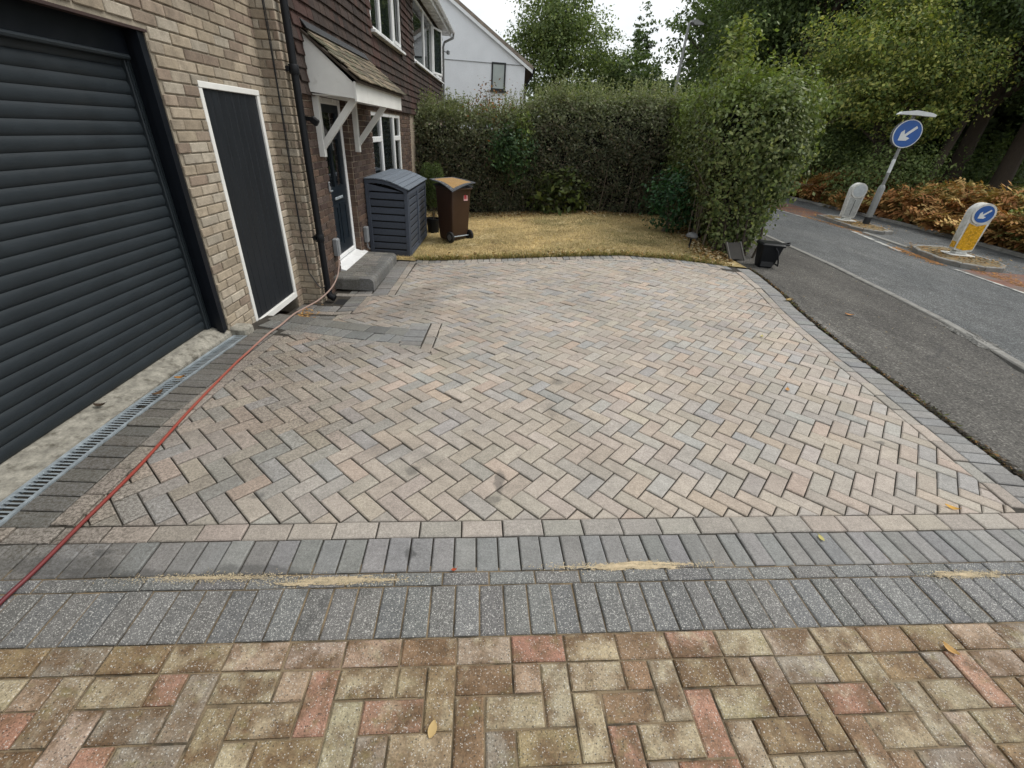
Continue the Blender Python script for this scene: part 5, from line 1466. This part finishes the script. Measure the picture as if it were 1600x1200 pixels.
def gut_pt(r):
    k = r.rand()
    if k < .35: y = 5.2 + 2.9 * r.rand(); return (8.45 + .12 * (y - 5.2) + abs(r.normal(0, .3)), y, -.036)
    if k < .6: y = 8.2 + 1.6 * r.rand(); return (8.55 + .2 * (y - 8.2) - abs(r.normal(0, .12)), y, -.036)
    y = 11.2 + 5 * r.rand(); return (9.42 + .02 * (y - 11) - abs(r.normal(0, .12)) + (.25 if y > 14.2 else 0) * r.rand() * 4, y, -.036)
debris('gutter_litter', 'orange pine needles swept along the carriageway beside the islands', gut_pt, 2600, 17, .055, [(.42, .20, .06), (.36, .19, .08), (.28, .15, .07)], flat=.1)

def arrow(mb, c, r_, mi, tilt, nrm_off):
    """white left-down arrow in the local yz-like disc plane (u right, v up)"""
    d_ = Vector((-1, -1)).normalized(); p_ = Vector((-d_.y, d_.x))
    tip = d_ * .74 * r_; sh = [(-d_ * .74 * r_ + p_ * .105 * r_), (-d_ * .74 * r_ - p_ * .105 * r_), (d_ * .18 * r_ - p_ * .105 * r_), (d_ * .02 * r_ - p_ * .42 * r_), (d_ * .30 * r_ - p_ * .42 * r_), tip, (d_ * .30 * r_ + p_ * .42 * r_), (d_ * .02 * r_ + p_ * .42 * r_), (d_ * .18 * r_ + p_ * .105 * r_)]
    n = len(sh); vs = [(c[0] + q.x, nrm_off, c[2] + q.y) for q in sh] + [(c[0] + q.x, nrm_off - .002, c[2] + q.y) for q in sh]
    mb.add(vs, [tuple(range(n, 2*n)), tuple(range(n))[::-1]] + [(i, (i+1) % n, n + (i+1) % n, n + i) for i in range(n)], (1, 1, 1), mi)
def disc(mb, c, r_, y0, y1, n=36, mi=0):
    mb.prism([(c[0] + r_ * math.cos(2*math.pi*k/n), c[2] + r_ * math.sin(2*math.pi*k/n)) for k in range(n)], 'y', y0, y1, (1, 1, 1), mi)

def bollard(loc, rz, label, yellow):
    b = empty('traffic_bollard', loc, rz, label, 'bollard', 'bollards on the traffic islands')
    W, Dp = .165, .09
    mb = MB(); mb.box((0, 0, .012), (.44, .36, .03), None, (1, 1, 1), 0, .01); mb.box((0, 0, .05), (.22, .18, .06), None, (1, 1, 1), 0, .02); mb.build('base_plate', M_BOLW, b, False, True)
    out_ = [(-W, .12), (-W * .92, .10), (0, .075), (W * .92, .10), (W, .12)] + [(.195 * math.cos(a), .80 + .195 * math.sin(a)) for a in [math.pi * k / 16 for k in range(17)]]
    mb = MB(); mb.prism(out_, 'y', -Dp, Dp); so_ = mb.build('shell', M_BOLW, b, True, True)
    mb = MB(); mb.prism([(-W * .88, .14), (0, .105), (W * .88, .14), (W * .88, .62), (0, .57), (-W * .88, .62)], 'y', -Dp - .012, -Dp - .001); mb.build('front_panel', M_YEL if yellow else simple('dull_white_panel', (.36, .37, .36), .5, .2, 12, dirt=((.2, .2, .18), 20, .5, .6)), b, False, True)
    for s_ in (-1, 1):
        mb = MB(); mb.prism([(-.07, .14), (.07, .14), (.07, .60), (-.07, .60)], 'x', s_ * W, s_ * (W + .006)); mb.build('side_panel', M_YEL if yellow else M_BOLW, b, False, True)
    mb = MB(); disc(mb, (0, 0, .80), .19, -Dp - .03, -Dp - .001); pl = mb.build('sign_surround', M_BOLW, b, True, True)
    mb = MB(); disc(mb, (0, 0, .80), .155, -Dp - .036, -Dp - .031, mi=0)
    if yellow: arrow(mb, (0, 0, .80), .155, 1, 0, -Dp - .037); mb.build('sign_face', [M_SIGNB, M_SIGNW], b, False, True)
    else: mb.build('sign_face', simple('blank_sign_face', (.42, .45, .46), .4, .15, 14), b, False, True)
    if not yellow:
        mb = MB(); mb.box((0, -Dp - .014, .36), (.012, .004, .40)); mb.build('panel_seam', M_BLACKM, b, False, True)
    return b
bollard((9.42, 8.95, .036), rad(-14), 'traffic bollard with yellow body and blue arrow disc', True)
bollard((9.98, 13.15, .036), rad(-12), 'dirty white traffic bollard with blank disc beside the sign pole', False)

sp_ = empty('keep_left_sign', (10.28, 12.72, .036), rad(-14), 'tall grey pole with round blue arrow sign and lamp above', 'road sign')
mb = MB(); mb.lathe([(.085, 0), (.085, .18)], (0, 0, 0), 18); mb.build('dark_base', M_BLACKM, sp_, True, True)
mb = MB(); mb.lathe([(.083, .18), (.083, .92), (.06, .98), (.045, 1.0)], (0, 0, 0), 18); mb.build('lower_post', M_POLE, sp_, True, True)
mb = MB(); mb.lathe([(.038, .98), (.038, 1.30)], (0, 0, 0), 16); mb.build('post', M_POLE, sp_, True, True)
mb = MB(); mb.lathe([(.039, 1.30), (.039, 1.62)], (0, 0, 0), 16); mb.build('white_wrap', M_SIGNW, sp_, True, True)
mb = MB(); mb.lathe([(.038, 1.62), (.038, 2.62)], (0, 0, 0), 16); mb.build('post', M_POLE, sp_, True, True)
mb = MB(); disc(mb, (0, 0, 2.20), .315, -.075, -.06, mi=0); disc(mb, (0, 0, 2.20), .295, -.079, -.0755, mi=1); arrow(mb, (0, 0, 2.20), .30, 0, 0, -.0795); mb.build('sign_face', [M_SIGNW, M_SIGNB], sp_, False, True)
mb = MB(); disc(mb, (0, 0, 2.20), .31, .045, .06); mb.bx(-.05, .05, -.06, .045, 2.05, 2.09); mb.bx(-.05, .05, -.06, .045, 2.31, 2.35); mb.build('sign_back', M_POLE, sp_, False, True)
mb = MB(); mb.prism([(-.42, 2.60), (-.36, 2.66), (-.05, 2.70), (.30, 2.66), (.40, 2.62), (.38, 2.58), (-.05, 2.60)], 'y', -.20, -.02); mb.build('sign_lamp', M_SIGNW, sp_, False, True)

lp = empty('street_lamp', (7.15, 22.1, 0), rad(20), 'tall grey street lamp rising behind the hedge', 'street lamp')
mb = MB(); mb.tube([(0, 0, -.1), (0, 0, 1.2), (0, 0, 5.85)], [.085, .075, .05], 14); mb.build('column', M_POLE, lp, True, True)
mb = MB(); mb.tube([(0, 0, 5.80), (.05, 0, 5.88), (.2, 0, 5.90)], .03, 10); mb.build('arm', M_POLE, lp, True, True)
mb = MB(); mb.prism([(.12, 5.86), (.2, 5.80), (.62, 5.84), (.66, 5.88), (.3, 5.97), (.12, 5.95)], 'y', -.12, .12); hd = mb.build('lantern', M_POLE, lp, False, True)
mb = MB(); mb.lathe([(.035, 0), (.035, .05), (.02, .06)], (.24, 0, 5.965), 10); mb.build('photocell', M_SIGNW, hd, True, True)

# ---------------------------------------------------------------- neighbouring white house
nh = empty('white_house', (-3.5, 28, -.3), 0, 'white rendered gable house rising behind the back hedge', 'house')
NY = 24.0; EX, EZ = .80, 4.30; PIT = .62; RX = -3.9; RZ = EZ + (EX - RX) * PIT
mb = MB(); mb.prism([(EX, -.4), (EX, EZ), (RX, RZ), (2*RX - EX, EZ), (2*RX - EX, -.4)], 'y', NY, NY + 8); mb.build('gable_wall', M_RENDER, nh)
mb = MB(); mb.prism([(EX + .36, EZ - .20), (EX + .36, EZ - .06), (RX, RZ + .16), (2*RX - EX - .36, EZ - .06), (2*RX - EX - .36, EZ - .20), (RX, RZ + .02)], 'y', NY - .16, NY + 8.1); r0 = mb.build('roof', simple('pale_roof_tiles', (.24, .20, .16), .9, .3, 4, grain=20), nh)
mb = MB(); mb.prism([(EX + .34, EZ - .32), (EX + .34, EZ - .202), (RX, RZ + .018), (RX, RZ - .13)], 'y', NY - .15, NY - .12); mb.build('bargeboard', M_UPVC, r0)
mb = MB(); mb.bx(EX + .002, EX + .03, NY + .05, NY + 7.9, -.4, EZ - .3); mb.build('side_wall', simple('dark_cladding', (.05, .038, .03), .8, .2, 6), nh)
mb = MB(); mb.tube([(EX + .40, NY - .1, EZ - .15), (EX + .40, NY + 8, EZ - .15)], .06, 10); mb.tube([(EX + .40, NY + .1, EZ - .18), (EX + .35, NY + .1, EZ - .4), (EX + .08, NY + .12, EZ - .75), (EX + .08, NY + .12, 0)], .04, 8); mb.build('gutter', M_BLACK, r0, True)
mb = MB(); x0, x1, z0, z1 = -.70, -.06, 3.26, 4.30
for a in ((x0, x1, z0, z0 + .07), (x0, x1, z1 - .07, z1), (x0, x0 + .07, z0 + .07, z1 - .07), (x1 - .07, x1, z0 + .07, z1 - .07)): mb.bx(a[0], a[1], NY - .04, NY + .02, a[2], a[3])
wn = mb.build('window', M_BLACKM, nh)
mb = MB(); mb.bx(x0 + .07, x1 - .07, NY - .02, NY - .012, z0 + .07, z1 - .07); mb.build('pane', simple('blind_behind_glass', (.38, .42, .40), .12, .1, 2), wn)
mb = MB(); mb.bx(x0 - .06, x1 + .06, NY - .10, NY + .0, z0 - .07, z0 - .002); mb.build('sill', M_BLACKM, wn)
mb = MB(); mb.tube([(-6, NY - .02, EZ - .02), (EX, NY - .02, EZ - .05)], .012, 6); mb.build('cable', M_POLE, nh)
gs = empty('garden_shed', (-3.2, 19.0, -.3), 0, 'dark flat topped shed roof peeping over the hedge left', 'shed')
mb = MB(); mb.bx(-4.4, -1.9, 18.5, 20.5, -.3, 2.42); mb.build('wall', M_BARK, gs); mb = MB(); mb.bx(-4.5, -1.75, 18.4, 20.6, 2.42, 2.50); mb.build('roof', M_BLACKM, gs)

# ---------------------------------------------------------------- trees
def crown_arrays(seed, R, Hc, n_cl, per, size, cols, flat=.75, lumps=9, gap=.35):
    r = np.random.RandomState(seed)
    LC = r.normal(0, 1, (lumps, 3)); LC /= np.linalg.norm(LC, axis=1)[:, None]; LC *= r.uniform(.35, .78, (lumps, 1)); LC[:, 2] = LC[:, 2] * .9
    LR = r.uniform(.28, .48, lumps)
    idx = r.randint(0, lumps, n_cl); dd = r.normal(0, 1, (n_cl, 3)); dd /= np.linalg.norm(dd, axis=1)[:, None]
    PC = LC[idx] + dd * LR[idx][:, None] * r.uniform(.55, 1.05, (n_cl, 1)); PC *= np.array([R, R, Hc])
    Nn = dd + np.array([0, 0, .5]); Nn /= np.linalg.norm(Nn, axis=1)[:, None]
    n = n_cl * per; s_ = R * .085
    P = np.repeat(PC, per, 0) + r.normal(0, 1, (n, 3)) * np.array([s_, s_, s_ * flat * .6])
    V, C = leaf_cloud(P, np.repeat(Nn, per, 0), size, cols, r, .6, .5); C *= np.repeat(r.uniform(.62, 1.35, n_cl), per)[:, None]
    return V, C, LC * np.array([R, R, Hc])
def make_tree(name, label, loc, zc, R, Hc, cols, seed, n_cl=420, per=34, size=.17, trunk=.2, group=None, lean=(0, 0), mat=M_LEAF, lumps=9, fork=True):
    root = empty(name, loc, 0, label, 'tree', group); r = random.Random(seed)
    V, C, L = crown_arrays(seed, R, Hc, n_cl, per, size, cols, lumps=lumps); V = V + np.array([lean[0], lean[1], zc]); V[:, :, 2] = np.maximum(V[:, :, 2], .25)
    quads('crown', V, C, mat, root)
    mb = MB(); tp = [(0, 0, -.2), (lean[0]*.2, lean[1]*.2, zc*.35), (lean[0]*.55 + r.uniform(-.15, .15), lean[1]*.55 + r.uniform(-.15, .15), zc*.7), (lean[0], lean[1], zc)]
    mb.tube(smooth_path(tp, 4), [trunk * (1.25 - .95 * i / 12) for i in range(13)], 10)
    for c in L:
        s_ = r.uniform(.45, .85); b0 = Vector((lean[0]*s_, lean[1]*s_, zc*s_)); e = Vector((c[0] + lean[0], c[1] + lean[1], c[2] + zc)); mm = b0.lerp(e, .5) + Vector((r.uniform(-.3, .3), r.uniform(-.3, .3), -.2))
        mb.tube(smooth_path([b0, mm, e], 4), [trunk * (.42 - .36 * i / 8) for i in range(9)], 7)
    mb.build('trunk', M_BARK, root, True, True)
    return root
OAK = [(0.0915, 0.1342, 0.0488), (0.1159, 0.1647, 0.0586), (0.0756, 0.1122, 0.0439), (0.1464, 0.1891, 0.0708)]
OAKL = [(0.115, 0.161, 0.0552), (0.1495, 0.1955, 0.0667), (0.092, 0.1323, 0.0483), (0.1782, 0.2185, 0.0862)]
YELG = [(0.2016, 0.2408, 0.0616), (0.2576, 0.28, 0.0728), (0.1456, 0.1904, 0.0504), (0.336, 0.336, 0.1008), (0.112, 0.1568, 0.0448), (0.0896, 0.1288, 0.0403)]
DRK = [(0.075, 0.1125, 0.0525), (0.0975, 0.14, 0.0625), (0.06, 0.09, 0.0425), (0.1187, 0.1625, 0.0775)]
GW = 'trees of the roadside wood'
make_tree('oak_tree', 'airy light green oak against the sky behind the white house', (3.3, 34, 0), 6.7, 4.3, 4.3, OAKL, 51, 720, 36, .16, .20, lumps=16)
make_tree('oak_tree', 'smaller green tree just right of the airy oak', (8.4, 38, 0), 4.6, 3.2, 3.4, OAK, 52, 420, 34, .18, .2)
make_tree('pine_tree', 'dark narrow tree standing alone against the sky gap', (10.8, 44, 0), 6.6, 1.8, 4.2, DRK, 53, 220, 30, .20, .2)
make_tree('maple_tree', 'yellow green spreading tree over the road behind the arrow sign', (14.4, 18.6, 0), 4.3, 3.3, 2.9, YELG, 54, 1000, 44, .10, .17, lean=(-1.0, -.3), lumps=17)
make_tree('wood_tree', 'dark green tree at the wood edge above the street lamp', (14.5, 31, 0), 8.5, 4.6, 6.5, OAK, 55, 800, 44, .17, .3, GW, lumps=12)
make_tree('wood_tree', 'tall dark oak left of the yellow green tree', (14.8, 25.5, 0), 9.0, 4.6, 7.0, OAK, 56, 900, 46, .15, .32, GW, lumps=13)
make_tree('wood_tree', 'dark leafy tree overhanging from the right edge', (18.2, 15.6, 0), 6.6, 3.8, 4.4, DRK, 57, 1000, 46, .105, .3, GW, lumps=13)
make_tree('wood_tree', 'dark tree with black trunk right of the arrow sign', (17.6, 18.6, 0), 7.2, 3.6, 4.8, OAK, 58, 850, 46, .11, .28, GW, lumps=12)
make_tree('wood_tree', 'tall tree behind the yellow green crown', (18.4, 23.0, 0), 9.5, 4.6, 7.0, DRK, 59, 760, 44, .15, .32, GW, lumps=12)
make_tree('wood_tree', 'deep green tree filling the upper right corner', (22.5, 20.5, 0), 8.0, 5.0, 6.5, OAK, 60, 800, 44, .15, .34, GW, lumps=12)
make_tree('wood_tree', 'dark tree deep in the wood behind the bollards', (23.0, 27.0, 0), 8.6, 5.0, 7.5, DRK, 61, 560, 34, .22, .34, GW, lumps=12)
make_tree('wood_tree', 'dim tree deep in the wood behind the sign', (17.8, 30.0, 0), 9.5, 5.2, 8.0, DRK, 62, 560, 34, .22, .34, GW, lumps=12)
make_tree('wood_tree', 'far tree closing the wood on the left of the lamp', (15.0, 39.0, 0), 8.6, 4.4, 7.2, OAK, 63, 520, 34, .24, .3, GW, lumps=12)
make_tree('wood_tree', 'far right tree at the picture edge behind the bracken', (26.5, 23.5, 0), 7.5, 5.0, 6.5, DRK, 64, 520, 34, .22, .34, GW, lumps=12)
# bare leaning trunks standing in the shade
def trunk_only(label, pts, r0):
    root = empty('tree_trunk', (pts[0][0], pts[0][1], 0), 0, label, 'tree trunk', 'trunks in the wood'); mb = MB(); q = smooth_path(pts, 5)
    mb.tube(q, [r0 * (1.15 - .6 * i / len(q)) for i in range(len(q))], 10); mb.build('trunk', M_BARK, root, True)
trunk_only('leaning grey brown trunk left of the arrow sign', [(15.4, 17.3, -.2), (15.7, 17.4, 1.6), (16.1, 17.6, 3.2), (16.7, 17.9, 5.2)], .17)
trunk_only('second slanting trunk beside the leaning grey trunk', [(14.8, 18.0, -.2), (14.9, 18.1, 1.5), (15.3, 18.3, 3.4), (15.9, 18.6, 5.4)], .15)
trunk_only('thick black trunk in the shade at right', [(17.9, 16.9, -.2), (17.95, 17.0, 2.0), (18.1, 17.2, 5.0)], .30)
trunk_only('pale thin leaning stick in front of the dark wood', [(18.6, 16.4, -.1), (19.0, 16.5, 1.2), (19.5, 16.6, 2.5)], .035)
shrub('wood_shrub', 'green leafy understorey bush behind the white bollard', (13.6, 16.8, 0), 1.5, 1.2, 1.0, 200, 34, .10, OAKL, 71, M_LEAF, 'bush', group='bushes at the wood edge')
shrub('wood_shrub', 'bushy green growth below the yellow green tree', (13.5, 20.5, 0), 1.7, 1.6, 1.5, 240, 34, .11, OAKL + OAK, 72, M_LEAF, 'bush', group='bushes at the wood edge')
shrub('wood_shrub', 'dark bush behind the bracken at right', (19.4, 19.0, 0), 2.4, 1.6, 1.3, 240, 34, .11, OAK, 73, M_LEAF, 'bush', group='bushes at the wood edge')
shrub('wood_shrub', 'far bush where the road bends behind the hedge', (12.9, 25.5, 0), 1.6, 2.0, 1.6, 240, 34, .13, OAKL, 74, M_LEAF, 'bush', group='bushes at the wood edge')
shrub('wood_shrub', 'low bush at the far bend near the street lamp', (10.5, 33.0, 0), 2.2, 2.0, 1.7, 240, 34, .15, OAK, 75, M_LEAF, 'bush', group='bushes at the wood edge')
# far wood that reads as one mass
r = np.random.RandomState(81); VV = []; CC = []
for (a, b, nn) in (((30, 24), (24, 36), 30000), ((24, 36), (16.5, 45), 24000), ((15, 46), (4, 62), 12000), ((29, 20), (18.5, 33), 16000), ((18.5, 33), (13.5, 37), 9000)):
    t = r.rand(nn); P = np.stack([a[0] + (b[0]-a[0])*t + r.normal(0, 1.0, nn), a[1] + (b[1]-a[1])*t + r.normal(0, 1.0, nn), r.rand(nn) * (4.5 if nn in (16000, 9000) else 13 if a[0] > 15.2 else 6.5)], 1)
    v, c = leaf_cloud(P, r.normal(0, 1, (nn, 3)) + np.array([0, -.5, .5]), .42, DRK, r, .7, .3); VV.append(v); CC.append(c)
fo = quads('far_wood', np.concatenate(VV), np.concatenate(CC), M_LEAF); tag(fo, 'dark far wood closing the view behind the roadside trees', None, None, 'stuff')

# bracken along the far verge
def bracken(n, seed):
    r = np.random.RandomState(seed); VV = []; CC = []
    for i in range(n):
        y = 9.0 + 14 * r.rand() ** 1.15; dxx = abs(r.normal(0, 1.6)) + .25; x = fkerbx(y) + dxx
        if x > fkerbx(y) + 5: continue
        h = r.uniform(.35, 1.2) * (.5 + .5 * min(1, dxx)) * (.8 + .3 * math.sin(x * 1.7 + y * 1.3)); a = r.uniform(0, 6.283); L = r.uniform(.35, .95)
        npin = 13; droop = r.uniform(1.4, 2.5); s_ = np.linspace(.12, 1, npin); dx_ = np.cos(a); dy_ = np.sin(a)
        rx_ = x + dx_ * L * s_ ** 1.4; ry_ = y + dy_ * L * s_ ** 1.4; rz_ = h * np.sin(s_ * droop) * .98 + r.normal(0, .01, npin)
        q = r.rand() * .75 + .25 * (.5 + .5 * math.sin(x * 2.1 + 3 * math.sin(y * .9))); base = np.array([(.34, .185, .07), (.27, .125, .05), (.40, .27, .105), (.25, .21, .075), (.13, .17, .055)][0 if q < .3 else 1 if q < .5 else 2 if q < .72 else 3 if q < .87 else 4]) * r.uniform(.7, 1.2)
        for sg in (-1, 1):
            pl_ = r.uniform(.16, .34) * (1.06 - s_) * (.5 + s_) * 1.4 + .03; wx = -dy_ * sg; wy = dx_ * sg
            P0 = np.stack([rx_, ry_, rz_], 1); P1 = P0 + np.stack([wx * pl_ + dx_ * pl_ * .35, wy * pl_ + dy_ * pl_ * .35, (r.uniform(-.9, .5) + r.normal(0, .25, npin)) * pl_], 1)
            wdt = np.stack([dx_ * .035 * np.ones(npin), dy_ * .035 * np.ones(npin), np.zeros(npin)], 1); md = P0 * .45 + P1 * .55
            VV.append(np.stack([P0, md - wdt, P1, md + wdt], 1)); CC.append(np.tile(base, (npin, 1)) * r.uniform(.95, 1.4, (npin, 1)))
    o = quads('bracken', np.concatenate(VV), np.concatenate(CC), M_DRY); tag(o, 'rusty brown and green bracken along the far side of the road', None, None, 'stuff')
bracken(5000, 91)
def vl(r):
    y = 8 + 16 * r.rand(); return (fkerbx(y) + .1 + abs(r.normal(0, .35)), y, .0 + .03 * r.rand())
debris('verge_litter', 'brown leaf litter along the far kerb under the bracken', vl, 2500, 18, .09, DRYC, flat=.5)
